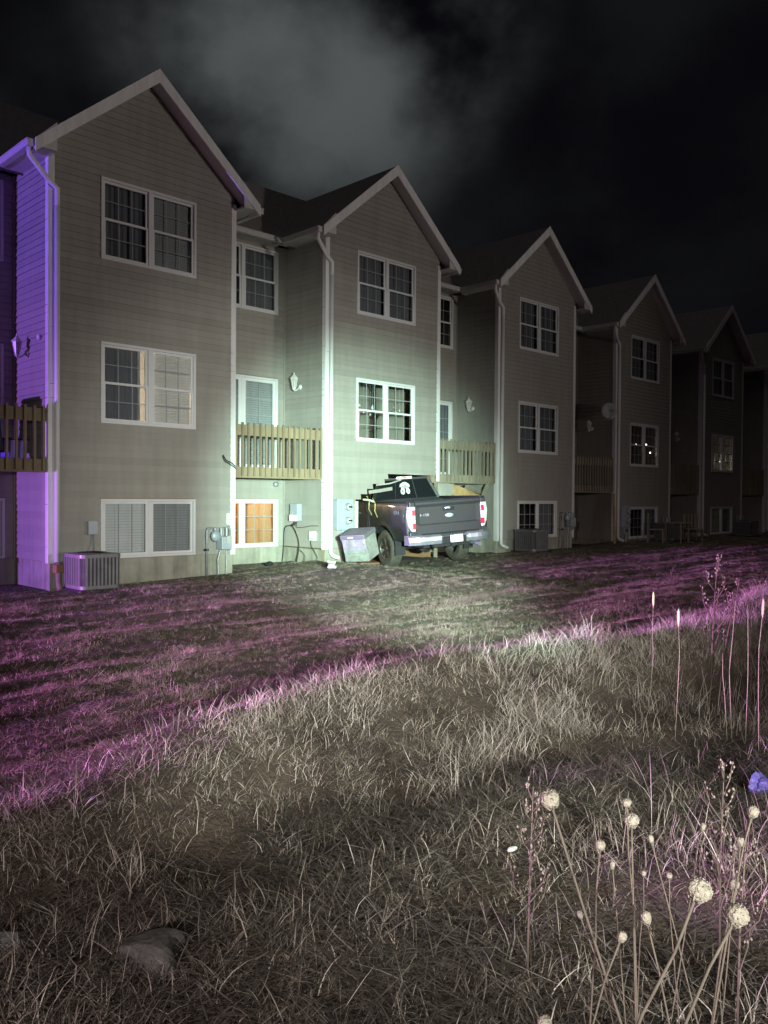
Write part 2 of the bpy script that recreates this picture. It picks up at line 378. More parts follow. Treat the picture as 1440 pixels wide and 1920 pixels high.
def panel(mb, x0, x1, z0, z1, y0, y1, holes):
    """wall panel with rectangular openings, split into boxes"""
    zsx = sorted({z0, z1, *[h[2] for h in holes], *[h[3] for h in holes]}); zsx = [z for z in zsx if z0 <= z <= z1]
    for a, b in zip(zsx, zsx[1:]):
        iv = [(x0, x1)]
        for h in holes:
            if h[2] <= a+1e-6 and h[3] >= b-1e-6:
                iv = [q for (p1, p2) in iv for q in ((p1, min(p2, h[0])), (max(p1, h[1]), p2)) if q[1]-q[0] > 1e-3]
        for (p, q) in iv: mb.box(p, q, y0, y1, a, b)

def window(parent, rect, y, kind='hung', blinds=('blind_d','blind_d'), far=False, gap=0.0):
    x0, x1, z0, z1 = rect; cw = .046
    win = MB()
    win.box(x0, x1, y-.04, y+.05, z1-cw, z1); win.box(x0, x1, y-.045, y+.05, z0, z0+cw)
    win.box(x0, x0+cw, y-.04, y+.05, z0+cw, z1-cw); win.box(x1-cw, x1, y-.04, y+.05, z0+cw, z1-cw)
    xm = (x0+x1)/2; bl0 = blinds[0]
    win.box(xm-.04, xm+.04, y-.038, y+.05, z0+cw, z1-cw)
    wo = win.build('window' if kind != 'patio' else 'patio_door', MT['vinylwin'], parent, bevel=0 if far else .006)
    for side, (a, b) in enumerate(((x0+cw, xm-.04), (xm+.04, x1-cw))):
        if kind == 'hung':
            zm = (z0+z1)/2
            sashes = [(zm-.018, z1-cw, .012), (z0+cw, zm+.018, -.012)]; cols, rows = 3, 2
        elif kind == 'slider': sashes = [(z0+cw, z1-cw, .012 if side else -.012)]; cols, rows = 3, (1 if bl0 == 'blind_l' else 3)
        else: sashes = [(z0+cw, z1-cw, .012 if side else -.012)]; cols, rows = 2, 5
        fr = .04 if kind != 'patio' else .06
        for (c, d, dy) in sashes:
            ys_ = y+.01-dy*-1
            sb = MB(); sb.box(a, b, ys_-.016, ys_+.016, d-fr, d); sb.box(a, b, ys_-.016, ys_+.016, c, c+fr)
            sb.box(a, a+fr, ys_-.016, ys_+.016, c+fr, d-fr); sb.box(b-fr, b, ys_-.016, ys_+.016, c+fr, d-fr)
            sb.build('sash', MT['vinylwin'], wo)
            MB().box(a+fr-.005, b-fr+.005, ys_-.006, ys_-.003, c+fr-.005, d-fr+.005).build('pane', MT['glass'], wo)
            g = MB(); A, B, Cc, Dd = a+fr, b-fr, c+fr, d-fr
            for k in range(1, cols): xx = A+(B-A)*k/cols; g.box(xx-.008, xx+.008, ys_-.001, ys_+.008, Cc, Dd)
            for k in range(1, rows): zz = Cc+(Dd-Cc)*k/rows; g.box(A, B, ys_+.0005, ys_+.0075, zz-.008, zz+.008)
            g.build('grille', MT['grille'], wo)
        bl = blinds[side]
        if bl:
            p, q = (a+.01, b-.01-gap) if side == 0 else (a+.01+gap, b-.01)
            m = MB(); n = 1 if bl in ('blind_l', 'blind_m', 'blind_l2') else 22
            if n == 1: 
                k = 0; zz = z0+cw
                while zz < z1-cw: m.box(p, q, y+.085, y+.088, zz, min(zz+.045, z1-cw)); zz += .048
            else:
                vs = []; fs = []
                for k in range(n+1):
                    xx = p+(q-p)*k/n; yy = y+.10+.018*math.sin(k*2.1+x0*5)+.006*math.sin(k*5.3)
                    vs += [(xx, yy, z0+cw+.005), (xx, yy, z1-cw-.005)]
                for k in range(n): fs.append((2*k, 2*k+2, 2*k+3, 2*k+1))
                m.add(vs, fs); m.add([(v[0], v[1]+.004, v[2]) for v in vs], fs)
            m.build('blind' if n == 1 else 'curtain', MT[bl], wo)
    return wo
def room(parent, x0, x1, y0, y1, z0, z1, m):
    b = MB(); t = .03
    b.box(x0, x1, y1, y1+t, z0, z1); b.box(x0-t, x0, y0, y1, z0, z1); b.box(x1, x1+t, y0, y1, z0, z1)
    b.box(x0, x1, y0, y1, z0-t, z0); b.box(x0, x1, y0, y1, z1, z1+t)
    return b.build('room', MT[m], parent)

def balcony(parent, wood, ground_z):
    x0, x1 = RX0+.02, BX0-.03; b = MB()
    b.box(x0, x1, .045, .085, 1.95, 2.16); ro = b.build('balcony', MT[wood], parent)           # rim board carries the rest
    MB().box(x0, x1, .045, .083, 2.77, 2.98).build('top_rail', MT[wood], ro)
    m = MB(); m.box(x0, x1, .09, D-.03, 2.0, 2.13); m.build('joists', MT[wood], ro)
    n = 10
    for k in range(n):
        ya = .09+(D-.12)*k/n; MB().box(x0, x1, ya, ya+(D-.12)/n-.008, 2.132, 2.165).build('deck_board', MT[wood], ro)
    ub = MB().box(-.019, .019, .004, .043, 1.985, 3.02).mesh('baluster', MT[wood])
    nb = 16
    for k in range(nb):
        o = bpy.data.objects.new('baluster', ub); COL.objects.link(o); o.parent = ro
        o.location = (x0+.05+(x1-x0-.10)*k/(nb-1)+random.uniform(-.006,.006), 0, random.uniform(-.008,.008))
    return ro

GABLE = lambda z: (RIDGE-.17-z)/SL
HOLE = (5.84-PITCH, 8.55-PITCH, .0, 2.14)       # truck hole in the second house, local to it
def hole_cut(a, b, zl, zh):
    # broken edge of the siding around the truck cab: x where the board is torn off, by height
    pts = [(.45,0),(1.0,.0),(1.45,.02),(1.60,.22),(1.72,.42),(1.83,.60),(1.93,.80),(2.03,.98),(2.12,1.15),(2.19,2.6)]
    zc = (zl+zh)/2
    if zc > 2.16: return (a, b)
    lim = float(np.interp(zc, [p[0] for p in pts], [p[1] for p in pts]))+random.uniform(-.13,.10)
    if a >= lim: return None
    return (a, min(b, lim))
LIT = {}
def townhouse(k, label, cfg):
    dz = [0,0,0,-.177,-.19,-.19][k]
    near = k < 2
    T = tag(empty('townhouse', (k*PITCH, 0, dz)), label, 'townhouse', 'row of tan townhouses')
    # foundation
    f = MB(); zb = -.6-dz
    if k == 1:
        f.box(BX0+.01, .06, .0, D, zb, FND-.02); f.box(BX0+.01, .06, D, 4, zb, FND-.02)
    else:
        f.box(BX0+.012, BX1-.012, .012, D+.3, zb, FND)
    if k == 2: f.box(RX0+1.5, BX0+.01, D+.012, D+.3, zb, FND)
    else: f.box(RX0, BX0+.01, D+.012, D+.3, zb, FND)
    f.build('foundation', MT['concrete'], T, bevel=.01)
    # walls behind the siding
    wl = MB()
    hs = [UP, MID]+([HOLE] if k == 1 else [LOW])
    hs = [(h[0]+.02, h[1]-.02, h[2]+.02, h[3]-.02) for h in hs]
    panel(wl, BX0, BX1, FND if k != 1 else .0, ZEAVE, .002, .12, hs)
    wl.prism([(BX0, ZEAVE), (BX1, ZEAVE), (BX1, RIDGE-.17-SL*(BX1-XC)), (XC, RIDGE-.17), (BX0, RIDGE-.17-SL*(XC-BX0))], 'y', .002, .12)
    wl.box(BX0, BX0+.10, .12, D+.12, FND, ZEAVE)                     # left flank
    if k == 1: wl.box(BX1-.10, BX1, .12, D+.12, 1.95, ZEAVE)
    else: wl.box(BX1-.10, BX1, .12, D+.12, FND, ZEAVE)
    hr = [(h[0]+.02, h[1]-.02, h[2]+.02, h[3]-.02) for h in ([RUP, RDOOR]+([(RX0, -.9-.2, .0, 1.9)] if k == 2 else [RLOW]))]
    panel(wl, RX0, BX0, FND, ZEAVE, D+.002, D+.12, hr)
    wl.box(RX0, BX1, 8.0, 8.12, -.3, 6.9)
    if k == 0: wl.prism([(D, 0), (8.12, 0), (8.12, 6.6), (2.85, RIDGE-.14), (D, ZEAVE)], 'x', RX0-.10, RX0)
    if k == 5: wl.prism([(.12, 0), (8.12, 0), (8.12, 6.6), (2.85, RIDGE-.14), (.12, ZEAVE)], 'x', BX1, BX1+.1)
    wl.build('wall', MT['sheath'], T)
    # siding
    J = None if near else MB()
    if k == 1:
        side_boards(T, J, (0,0,0), 0, BX0, BX1, FND-.03, RIDGE-.17, [UP, MID, (0, 1.834, .3, 1.50)], GABLE, hole_cut)
    else:
        side_boards(T, J, (0,0,0), 0, BX0, BX1, FND-.01, RIDGE-.17, [UP, MID, LOW], GABLE)
    side_boards(T, J, (BX0, D, 0), -math.pi/2, 0, D-.002, FND-.01, ZEAVE)
    rh = [RUP, RDOOR, RLOW] if k != 2 else [RUP, RDOOR, (RX0, -1.3, .3, 1.95)]
    side_boards(T, J, (0, D, 0), 0, RX0, BX0-.02, FND-.01, ZEAVE, rh)
    J2 = J or MB()
    side_boards(T, J2, (BX1, 0, 0), math.pi/2, .0, D, 2.0 if k == 1 else FND-.01, ZEAVE)
    if k == 0: side_boards(T, J2, (RX0-.1, 8.1, 0), -math.pi/2, 0, 6.7, FND-.01, ZEAVE-.6)
    so = J2.build('siding', MT['siding'], T); so['kind'] = 'stuff'
    # corner trim
    for (xa, s, zl) in ((BX0, -1, FND-.02), (BX1, 1, FND-.02 if k != 1 else 1.98)):
        c = MB(); w_ = .085
        if s < 0: c.box(xa-.024, xa+w_, -.026, .0, zl, ZEAVE+.06); c.box(xa-.024, xa, .0, w_, zl, ZEAVE+.02)
        else: c.box(xa-w_, xa+.024, -.026, .0, zl, ZEAVE+.06); c.box(xa, xa+.024, .0, w_, zl, ZEAVE+.02)
        c.build('corner_trim', MT['white'], T, bevel=.004)
    MB().box(BX0-.045, BX0-.018, D-.045, D-.018, FND, ZEAVE).build('corner_trim', MT['siding'], T)
    # windows
    for key, rect, yy, kind in (('up', UP, 0, 'hung'), ('mid', MID, 0, 'hung'), ('low', LOW, 0, 'slider'), ('rup', RUP, D, 'hung'), ('rdoor', RDOOR, D, 'patio'), ('rlow', RLOW, D, 'slider')):
        if k == 1 and key == 'low':
            m = MB(); m.box(0, .055, -.04, .05, .513, 1.50); m.build('window_jamb', MT['white'], T, bevel=.006); continue
        if k == 2 and key == 'rlow': continue
        window(T, rect, yy, kind, cfg.get(key, ('blind_d', 'blind_d')), far=k > 2, gap=.075 if (k == 0 and key == 'mid') else 0)
    # rooms behind the windows
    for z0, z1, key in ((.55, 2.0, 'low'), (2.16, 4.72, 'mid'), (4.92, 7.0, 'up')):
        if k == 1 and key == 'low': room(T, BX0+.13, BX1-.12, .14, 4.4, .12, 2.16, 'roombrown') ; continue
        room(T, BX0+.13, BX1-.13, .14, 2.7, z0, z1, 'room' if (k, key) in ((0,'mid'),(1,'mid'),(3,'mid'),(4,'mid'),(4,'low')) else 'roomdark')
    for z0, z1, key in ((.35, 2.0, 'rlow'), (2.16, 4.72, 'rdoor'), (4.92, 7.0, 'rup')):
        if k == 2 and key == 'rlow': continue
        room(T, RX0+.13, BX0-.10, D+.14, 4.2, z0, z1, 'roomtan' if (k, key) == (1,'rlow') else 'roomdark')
    # roofs
    th = .10
    r = MB()
    ev = .045
    r.prism([(1.00, RIDGE-1.0*(2.85-1.00)), (2.85, RIDGE), (8.6, 6.45), (8.6, 6.35), (2.85, RIDGE-.13), (1.00, RIDGE-1.0*(2.85-1.00)-.10)], 'x', RX0, BX1)
    ro = r.build('main_roof', MT['roof'], T)
    g = MB()
    for s in (-1, 1):
        e = XC+s*HS
        g.prism([(XC, RIDGE-.004), (e, RIDGE-SL*HS), (e, RIDGE-SL*HS-th), (XC, RIDGE-th-.004)] if s > 0 else [(e, RIDGE-SL*HS), (XC, RIDGE-.004), (XC, RIDGE-th-.004), (e, RIDGE-SL*HS-th)], 'y', -OV, 2.85)
    g.build('gable_roof', MT['roof'], T)
    for s in (-1, 1):
        e = XC+s*(HS+.0); wd = .195
        p = [(XC, RIDGE+.012), (e, RIDGE-SL*HS+.012), (e, RIDGE-SL*HS-wd), (XC, RIDGE-wd-.03)]
        MB().prism(p, 'y', -OV-.028, -OV-.002).build('rake_board', MT['white'], T)
        p = [(XC, RIDGE-th-.006), (e, RIDGE-SL*HS-th-.002), (e, RIDGE-SL*HS-th-.05), (XC, RIDGE-th-.05)]
        MB().prism(p, 'y', -OV, .0).build('soffit', MT['soffit'], T)
        a, b_ = (XC-HS+.01, BX0) if s < 0 else (BX1, XC+HS-.01)
        m = MB(); m.box(a, b_, -OV+.01, 1.02, ZEAVE-.05, ZEAVE-.02); m.box(a if s < 0 else b_-.03, (a+.03) if s < 0 else b_, -OV+.01, 1.02, ZEAVE-.02, RIDGE-SL*HS-.01)
        m.prism([(a if s < 0 else b_, ZEAVE-.05), (a if s < 0 else b_, ZEAVE+.07), (b_ if s < 0 else a, ZEAVE+.40), (b_ if s < 0 else a, ZEAVE-.05)], 'y', -OV+.0, -OV+.02)
        m.build('eave_box', MT['soffit'], T)
    m = MB(); m.box(RX0+(XC+HS-BX1), XC-HS, 1.02, D, ZEAVE-.05, ZEAVE-.02); m.build('eave_soffit', MT['soffit'], T)
    # gutters
    def gut(pts):
        g = MB()
        for a, b in zip(pts, pts[1:]): g.bar(a, b, .11, .10)
        for a, b in zip(pts, pts[1:]): g.bar(Vector(a)+Vector((0,0,.052)), Vector(b)+Vector((0,0,.052)), .135, .022)
        return g.build('gutter', MT['gutter'], T, bevel=.012)
    gz_ = RIDGE-SL*HS-.07
    gut([(XC-HS-.055, -OV+.02, gz_), (XC-HS-.055, .94, gz_)])
    gut([(XC+HS+.055, -OV+.02, gz_), (XC+HS+.055, .94, gz_)])
    gut([(RX0+(XC+HS-BX1)+.12 if k else RX0-.3, .945, gz_), (XC-HS-.12, .945, gz_)])
    # downspout with elbows
    d = MB(); xx = BX0+.105
    d.tube([(XC-HS-.05, -.22, gz_-.05), (XC-HS-.04, -.20, gz_-.16), (BX0-.05, -.09, gz_-.42), (xx, -.075, gz_-.52), (xx, -.075, gz_-.8)], .042, 10)
    if k == 0: d.tube([(xx, -.075, gz_-.8), (xx, -.075, .50)], .042, 10)
    else: d.tube([(xx, -.075, gz_-.8), (xx, -.075, .42-dz), (xx+.03, -.10, .36-dz), (xx+.14, -.20, .30-dz)], .042, 10)
    d.smooth = True
    d.build('downspout', MT['white'], T)
    balcony(T, 'wood' if k < 2 else 'woodg', 0)
    return T

H = []
cfgs = [
 dict(up=('blind_d','blind_m'), mid=('blind_d','blind_l2'), low=('blind_l','blind_m'), rup=('blind_d','blind_d'), rdoor=('blind_m','blind_m'), rlow=('blind_m','blind_l')),
 dict(up=('blind_d','blind_d'), mid=(None,None), rup=('blind_d','blind_d'), rdoor=('blind_m','blind_m'), rlow=(None,None)),
 dict(up=('blind_d','blind_d'), mid=('blind_d','blind_d'), low=(None,'blind_d'), rup=(None,None), rdoor=(None,'blind_d')),
 dict(up=('blind_d','blind_d'), mid=(None,None), low=(None,'blind_d')),
 dict(up=('blind_m','blind_m'), mid=(None,None), low=(None,'blind_d')),
 dict(),
]
MT['blind_l2'] = mat('curtain_pale', (.66,.64,.60), .8, var=.12, vscale=5, stretch=(6,6,.4))
labels = ['nearest tan townhouse, its gabled bay at the left with a purple-lit side wall',
 'second tan townhouse, ground floor smashed in by the black pickup',
 'third tan townhouse, gabled bay just right of the crashed pickup',
 'fourth tan townhouse, dim, with a satellite dish on its corner',
 'fifth tan townhouse, dark gabled bay near the right edge',
 'sixth townhouse, only a dark corner showing at the right edge']
for k in range(6): H.append(townhouse(k, labels[k], cfgs[k]))

# lights that are on inside the houses
def inlamp(name, loc, e, col, r=.08): lamp(name, 'POINT', loc, e, col, radius=r)
inlamp('hall_lamp', (0.95, 1.2, 3.6), 170, (1.0,.95,.85))
inlamp('basement_lamp', (PITCH-1.8, 2.3, 1.75), 30, (1.0,.66,.32))
inlamp('torn_room_lamp', (PITCH+.1, 1.5, 1.7), 26, (1.0,.62,.36))
inlamp('far_room_lamp', (4*PITCH+.45, .55, 1.45), 1.2, (.72,1.0,.66))
o = MB(); o.box(PITCH-2.35, PITCH-1.75, 3.6, 3.64, .36, 1.9); o.box(PITCH-1.72, PITCH-1.66, 3.55, 3.66, .36, 1.95)
o = o.build('interior_door', MT['shadow_door']); tag(o, 'tan door standing inside the lit basement window', 'door')
o = MB(); o.box(PITCH-1.45, PITCH-1.02, 2.6, 3.2, .36, 1.6); o = o.build('wardrobe', mat('orange_wood', (.55,.24,.07), .5, var=.2), bevel=.01)
tag(o, 'orange wooden wardrobe seen through the lit basement window', 'wardrobe')

# ------------------------------------------------------------------ the pickup truck
TR = empty('pickup_truck', (7.02, -1.78, .10)); TR.rotation_euler = Euler((rad(-3.6), rad(-.3), rad(72.0)), 'XYZ')
_h = rad(72.0); Fv = Vector((math.cos(_h), math.sin(_h), 0)); ro_ = rad(-4.0)
Lv = Vector((-math.sin(_h), math.cos(_h), 0)); Uv = Vector((0,0,1)); L2 = Lv*math.cos(ro_)+Uv*math.sin(ro_); U2 = Fv.cross(L2)
TM = Matrix(((Fv.x,L2.x,U2.x,7.02),(Fv.y,L2.y,U2.y,-1.78),(Fv.z,L2.z,U2.z,.13),(0,0,0,1))); TR.matrix_world = TM
tag(TR, 'black four-door pickup truck driven nose first into the house wall', 'pickup truck')
def wside(z): return float(np.interp(z, [.5,.62,.8,1.0,1.1,1.25,1.38,1.43], [.93,.965,.99,1.0,1.0,.985,.965,.94]))
def flank(sgn, s0, s1, ztop, arch_c, zbot=.60, arch_r=.50):
    m = MB(); m.smooth = True
    ss = np.unique(np.concatenate([np.arange(s0, s1+.001, .06), np.linspace(max(s0,arch_c-arch_r), min(s1,arch_c+arch_r), 31), [s0, s1]]))
    nzl = 12; vs = []; fs = []
    for s in ss:
        zb = zbot
        if abs(s-arch_c) < arch_r: zb = max(zbot, .42+math.sqrt(arch_r**2-(s-arch_c)**2)*.98)
        zt = ztop(s)
        for j in range(nzl+1):
            z = zb+(zt-zb)*j/nzl
            fl = .028*math.exp(-((math.hypot(s-arch_c, z-.42)-arch_r)/.05)**2) if math.hypot(s-arch_c, z-.42) < arch_r+.12 else 0
            vs.append((s, sgn*(wside(z)+fl), z))
    n = nzl+1; ns = len(ss)
    for i in range(ns-1):
        for j in range(nzl): fs.append((i*n+j, i*n+j+1, (i+1)*n+j+1, (i+1)*n+j))
    m.add(vs, fs)
    inner = [(v[0], v[1]-sgn*.05, v[2]) for v in vs]; m.add(inner, [tuple(reversed(f)) for f in fs])
    # rims between the skins
    N0 = len(vs)
    rim = []
    for i in range(ns-1):
        rim += [(i*n, (i+1)*n, (i+1)*n+N0, i*n+N0), (i*n+nzl, i*n+nzl+N0, (i+1)*n+nzl+N0, (i+1)*n+nzl)]
    for j in range(nzl):
        rim += [(j, j+N0, j+1+N0, j+1), ((ns-1)*n+j, (ns-1)*n+j+1, (ns-1)*n+j+1+N0, (ns-1)*n+j+N0)]
    m.f += rim
    return m
top = lambda s: 1.42
for sg in (1, -1):
    flank(sg, .10, 1.86, top, 1.21).build('bed_side', MT['paint'], TR)
    m = MB(); m.bar((.10, sg*.90, 1.435), (1.86, sg*.90, 1.435), .12, .035); m.build('bed_rail_cap', MT['black'], TR, bevel=.012)
    flank(sg, 1.885, 5.5, lambda s: 1.42-.0*s if s < 4.1 else 1.42-.13*(s-4.1), 4.89, .55).build('cab_side', MT['paint'], TR)
m = MB(); m.box(.08, 1.85, -.92, .92, .72, .78); m.box(1.80, 1.85, -.92, .92, .78, 1.40); 
for sg in (1,-1): m.box(.75, 1.67, min(sg*.90, sg*.66), max(sg*.90, sg*.66), .78, 1.0)
m.build('bed', MT['bedliner'], TR)
m = MB(); m.box(2.0, 5.55, -.9, .9, .50, .60); m.box(4.1, 5.5, -.86, .86, .6, 1.36); m.box(.3, 5.3, -.5, .5, .42, .62); m.build('chassis', MT['bedliner'], TR)
m = MB(); m.hexa([(4.0,-.86,1.36),(5.6,-.80,1.18),(5.6,.80,1.18),(4.0,.86,1.36),(4.0,-.80,1.46),(5.55,-.72,1.30),(5.55,.72,1.30),(4.0,.80,1.46)]); m.build('hood', MT['paint'], TR, bevel=.05)
m = MB(); m.box(5.5, 5.65, -.92, .92, .55, 1.2); m.build('front_end', MT['paint'], TR, bevel=.05)
# tailgate with pressed relief
m = MB(); m.smooth = False
cols_ = np.linspace(-.80, .80, 17); zz_ = [.66,.70,.76,.92,.95,1.10,1.14,1.30,1.36,1.40,1.43]
def tgx(y, z):
    x = .03+.022*(1-(z-.66)/.77*.2)
    x -= .018*math.exp(-((z-1.38)/.05)**2)
    if .94 < z < 1.33 and abs(y) < .72: x += .012
    x += .010*abs(y)**2
    return x
vs = [(tgx(y, z), y, z) for y in cols_ for z in zz_]; nzt = len(zz_); fs = []
for i in range(len(cols_)-1):
    for j in range(nzt-1): fs.append((i*nzt+j, (i+1)*nzt+j, (i+1)*nzt+j+1, i*nzt+j+1))
m.add(vs, fs); m.add([(.12, y, z) for y in cols_ for z in zz_], fs)
nb_ = len(vs); k_ = []
for i in range(len(cols_)-1): k_ += [(i*nzt, (i+1)*nzt, (i+1)*nzt+nb_, i*nzt+nb_), (i*nzt+nzt-1, (i+1)*nzt+nzt-1, (i+1)*nzt+nzt-1+nb_, i*nzt+nzt-1+nb_)]
for j in range(nzt-1): k_ += [(j, j+1, j+1+nb_, j+nb_), ((len(cols_)-1)*nzt+j, (len(cols_)-1)*nzt+j+1, (len(cols_)-1)*nzt+j+1+nb_, (len(cols_)-1)*nzt+j+nb_)]
m.f += k_
tg = m.build('tailgate', MT['paint'], TR)
b = MB(); b.box(.005, .05, -.13, .13, 1.205, 1.275); b.build('tailgate_handle', MT['black'], tg, bevel=.015)
b = MB(); b.box(-.002, .02, -.02, .11, 1.235, 1.285); b.build('handle_bezel', MT['chrome'], tg, bevel=.01)
b = MB(); b.lathe([(.02,.0),(.045,.004),(.05,.012),(.05,.03)], 20, 'x', (.0,0,0)); em = b.build('oval_emblem', MT['meterm'], tg); em.location = (.012, .0, 1.10); em.scale = (1, 2.0, .9)
for sg in (1,-1):          # rear corner posts and lamps
    b = MB(); b.box(.04, .13, min(sg*.81, sg*.955), max(sg*.81, sg*.955), .62, .80); b.box(.04, .13, min(sg*.81, sg*.93), max(sg*.81, sg*.93), 1.32, 1.42); b.box(.09,.16,min(sg*.81, sg*.96),max(sg*.81, sg*.96),.8,1.33); b.build('corner_post', MT['paint'], TR, bevel=.012)
    t = MB()
    sh = [(sg*.805, 1.325), (sg*.955, 1.325), (sg*.985, 1.15), (sg*.955, .93), (sg*.89, .81), (sg*.82, .80)]
    n = len(sh); vs = [(.035+.03*abs(abs(p[0])-.8)*4, p[0], p[1]) for p in sh]+[(.22 if abs(p[0]) > .9 else .09, p[0]+sg*(.012 if abs(p[0]) > .9 else 0), p[1]) for p in sh]
    t.add(vs, [tuple(range(n)), tuple(range(2*n-1, n-1, -1))]+[(i, (i+1)%n, (i+1)%n+n, i+n) for i in range(n)])
    tl = t.build('taillight', MT['lens_w'], TR, bevel=.008)
    for (za, zb2) in ((1.14, 1.26), (.86, .98)):
        q = MB(); q.box(.022, .075, min(sg*.812, sg*.885), max(sg*.812, sg*.885), za, zb2); q.build('red_lens', MT['lens_r'], tl, bevel=.008)
# bumper
m = MB(); m.smooth = False
prof = [(-.10,.52),(-.13,.60),(-.12,.69),(-.05,.725),(.10,.725),(.10,.52)]
ys_b = np.linspace(-1.0, 1.0, 21); vs = []; fs = []
for y in ys_b:
    sw = .14*max(0, (abs(y)-.62)/.38)**2; dip = -.045 if abs(y) < .30 else 0
    for (x, z) in prof: vs.append((x+sw, y, z+(dip if z > .68 else 0)))
n = len(prof)
for i in range(len(ys_b)-1):
    for j in range(n): fs.append((i*n+j, i*n+(j+1)%n, (i+1)*n+(j+1)%n, (i+1)*n+j))
fs += [tuple(range(n)), tuple(range(len(vs)-1, len(vs)-n-1, -1))]
m.add(vs, fs); bo = m.build('rear_bumper', MT['chrome'], TR, bevel=.01)
MB().box(-.142, -.10, -.30, .30, .52, .66).build('plate_recess', MT['black'], bo, bevel=.01)
MB().box(-.08, .09, -.66, .66, .727, .745).build('step_pad', MT['black'], bo, bevel=.006)
pl = MB().box(-.155, -.147, -.205, .10, .535, .69).build('licence_plate', MT['plate'], bo, bevel=.003)
def rear_m(x, y, z): return Matrix(((0,0,-1,x),(-1,0,0,y),(0,1,0,z),(0,0,0,1)))
text('plate_number', 'EU 2', .085, MT['platetxt'], pl, rear_m(-.157, -.052, .612), .001)
# hitch, exhaust, mudflaps, undercarriage
m = MB(); m.box(-.10, .30, -.04, .04, .44, .52); m.box(-.02, .06, -.45, .45, .45, .52); m.build('hitch', MT['black'], TR)
m = MB(); m.tube([(.55,-.62,.47),(.1,-.64,.46),(-.10,-.66,.44)], .045, 12); m.build('exhaust_pipe', MT['chrome'], TR)
m = MB(); m.tube([(1.21,-.75,.40),(1.21,.75,.40)], .06, 10); m.lathe([(.05,-.16),(.17,-.10),(.17,.10),(.05,.16)], 12, 'x', (1.21,0,.40)); m.tube([(4.89,-.75,.4),(4.89,.75,.4)], .05, 8); m.build('axles', MT['black'], TR)
m = MB(); m.box(1.9, 4.3, .86, .98, .40, .47); m.build('running_board', MT['acmetal'], TR, bevel=.02)
# wheels
def wheel(name_loc, rim_side):
    t = MB(); t.smooth = True
    t.lathe([(.24,-.12),(.33,-.135),(.375,-.13),(.395,-.10),(.40,-.05),(.40,.05),(.395,.10),(.375,.13),(.33,.135),(.24,.12)], 36, 'y', cap=False)
    wo = t.build('wheel', MT['rubber'], TR); wo.location = name_loc
    tr_ = MB()
    for k in range(44):
        a = 2*math.pi*k/44
        for y0 in (-.10, -.03, .04):
            q = MB().box(-.018, .018, y0+(.0 if k%2 else .02), y0+.055, .398, .408)
            ca, sa = math.cos(a), math.sin(a); tr_.add([(v[0]*ca+v[2]*sa, v[1], -v[0]*sa+v[2]*ca) for v in q.v], q.f)
    tr_.build('tread', MT['rubber'], wo)
    r = MB(); s_ = rim_side
    r.lathe([(.245,-.11),(.25,.10*s_),(.235,.115*s_),(.225,.10*s_),(.22,.03*s_),(.05,.02*s_)], 30, 'y')
    for k in range(6):
        a = 2*math.pi*k/6+.2
        for da in (-.13, .13):
            q = MB().hexa([(.04,.05*s_,-.02),(.225,.075*s_,-.018),(.225,.075*s_,.018),(.04,.05*s_,.02),(.04,.085*s_,-.02),(.225,.105*s_,-.018),(.225,.105*s_,.018),(.04,.085*s_,.02)])
            ca, sa = math.cos(a+da), math.sin(a+da); r.add([(v[0]*ca-v[2]*sa, v[1], v[0]*sa+v[2]*ca) for v in q.v], q.f)
    r.lathe([(.055,.02*s_),(.055,.09*s_),(.035,.10*s_)], 14, 'y')
    r.build('rim', MT['alloy'], wo)
for (s, sg) in ((1.21,1),(1.21,-1),(4.89,1),(4.89,-1)): wheel((s, sg*.86, .40), sg)
for sg in (1,-1):
    m = MB(); m.box(.70,.715, min(sg*.74, sg*.98), max(sg*.74, sg*.98), .28, .62); m.build('mud_flap', MT['black'], TR)
# greenhouse
zb_, zr_ = 1.42, 1.93
base = [(1.90,.86),(1.90,-.86),(4.05,-.88),(4.05,.88)]; roof_ = [(2.02,.63),(2.02,-.63),(3.25,-.64),(3.25,.64)]
m = MB(); m.smooth = False
def gp(i, t): return (base[i][0]+(roof_[i][0]-base[i][0])*t, base[i][1]+(roof_[i][1]-base[i][1])*t, zb_+(zr_-zb_)*t)
# roof with crown
vs = []; fs = []
nx_, ny_ = 10, 9
for i in range(nx_):
    for j in range(ny_):
        s = i/(nx_-1); t = j/(ny_-1)*2-1
        x = 1.97+(3.30-1.97)*s; y = t*.665; z = 1.925+.055*(1-t*t)*(1-(2*s-1)**4)**.5 if 0 < s < 1 else 1.925+.03*(1-t*t)
        vs.append((x, y, z))
for i in range(nx_-1):
    for j in range(ny_-1): fs.append((i*ny_+j, (i+1)*ny_+j, (i+1)*ny_+j+1, i*ny_+j+1))
m.add(vs, fs); m.add([(v[0], v[1]*.99, 1.90) for v in vs], fs); m.box(1.98, 3.29, -.66, .66, 1.885, 1.927)
m.build('roof', MT['paint'], TR, bevel=0)
m = MB()
for i in range(4): m.bar(gp(i,0), gp(i,1.0), .07, .07)
m.bar((1.90,.80,1.40),(1.90,-.80,1.40),.07,.10); m.bar((2.01,.64,1.90),(2.01,-.64,1.90),.05,.06)
for sg in (1,-1): m.bar((1.97,sg*.86,1.42),(4.05,sg*.88,1.42),.06,.06); m.bar((3.0,sg*.875,1.42),(2.9,sg*.645,1.90),.06,.10); m.bar((2.10,sg*.635,1.885),(3.25,sg*.645,1.885),.06,.06)
m.bar((1.91,.28,1.42),(2.01,.215,1.90),.02,.035); m.bar((1.91,-.28,1.42),(2.01,-.215,1.90),.02,.035)
m.build('cab_frame', MT['black'], TR, bevel=.01)
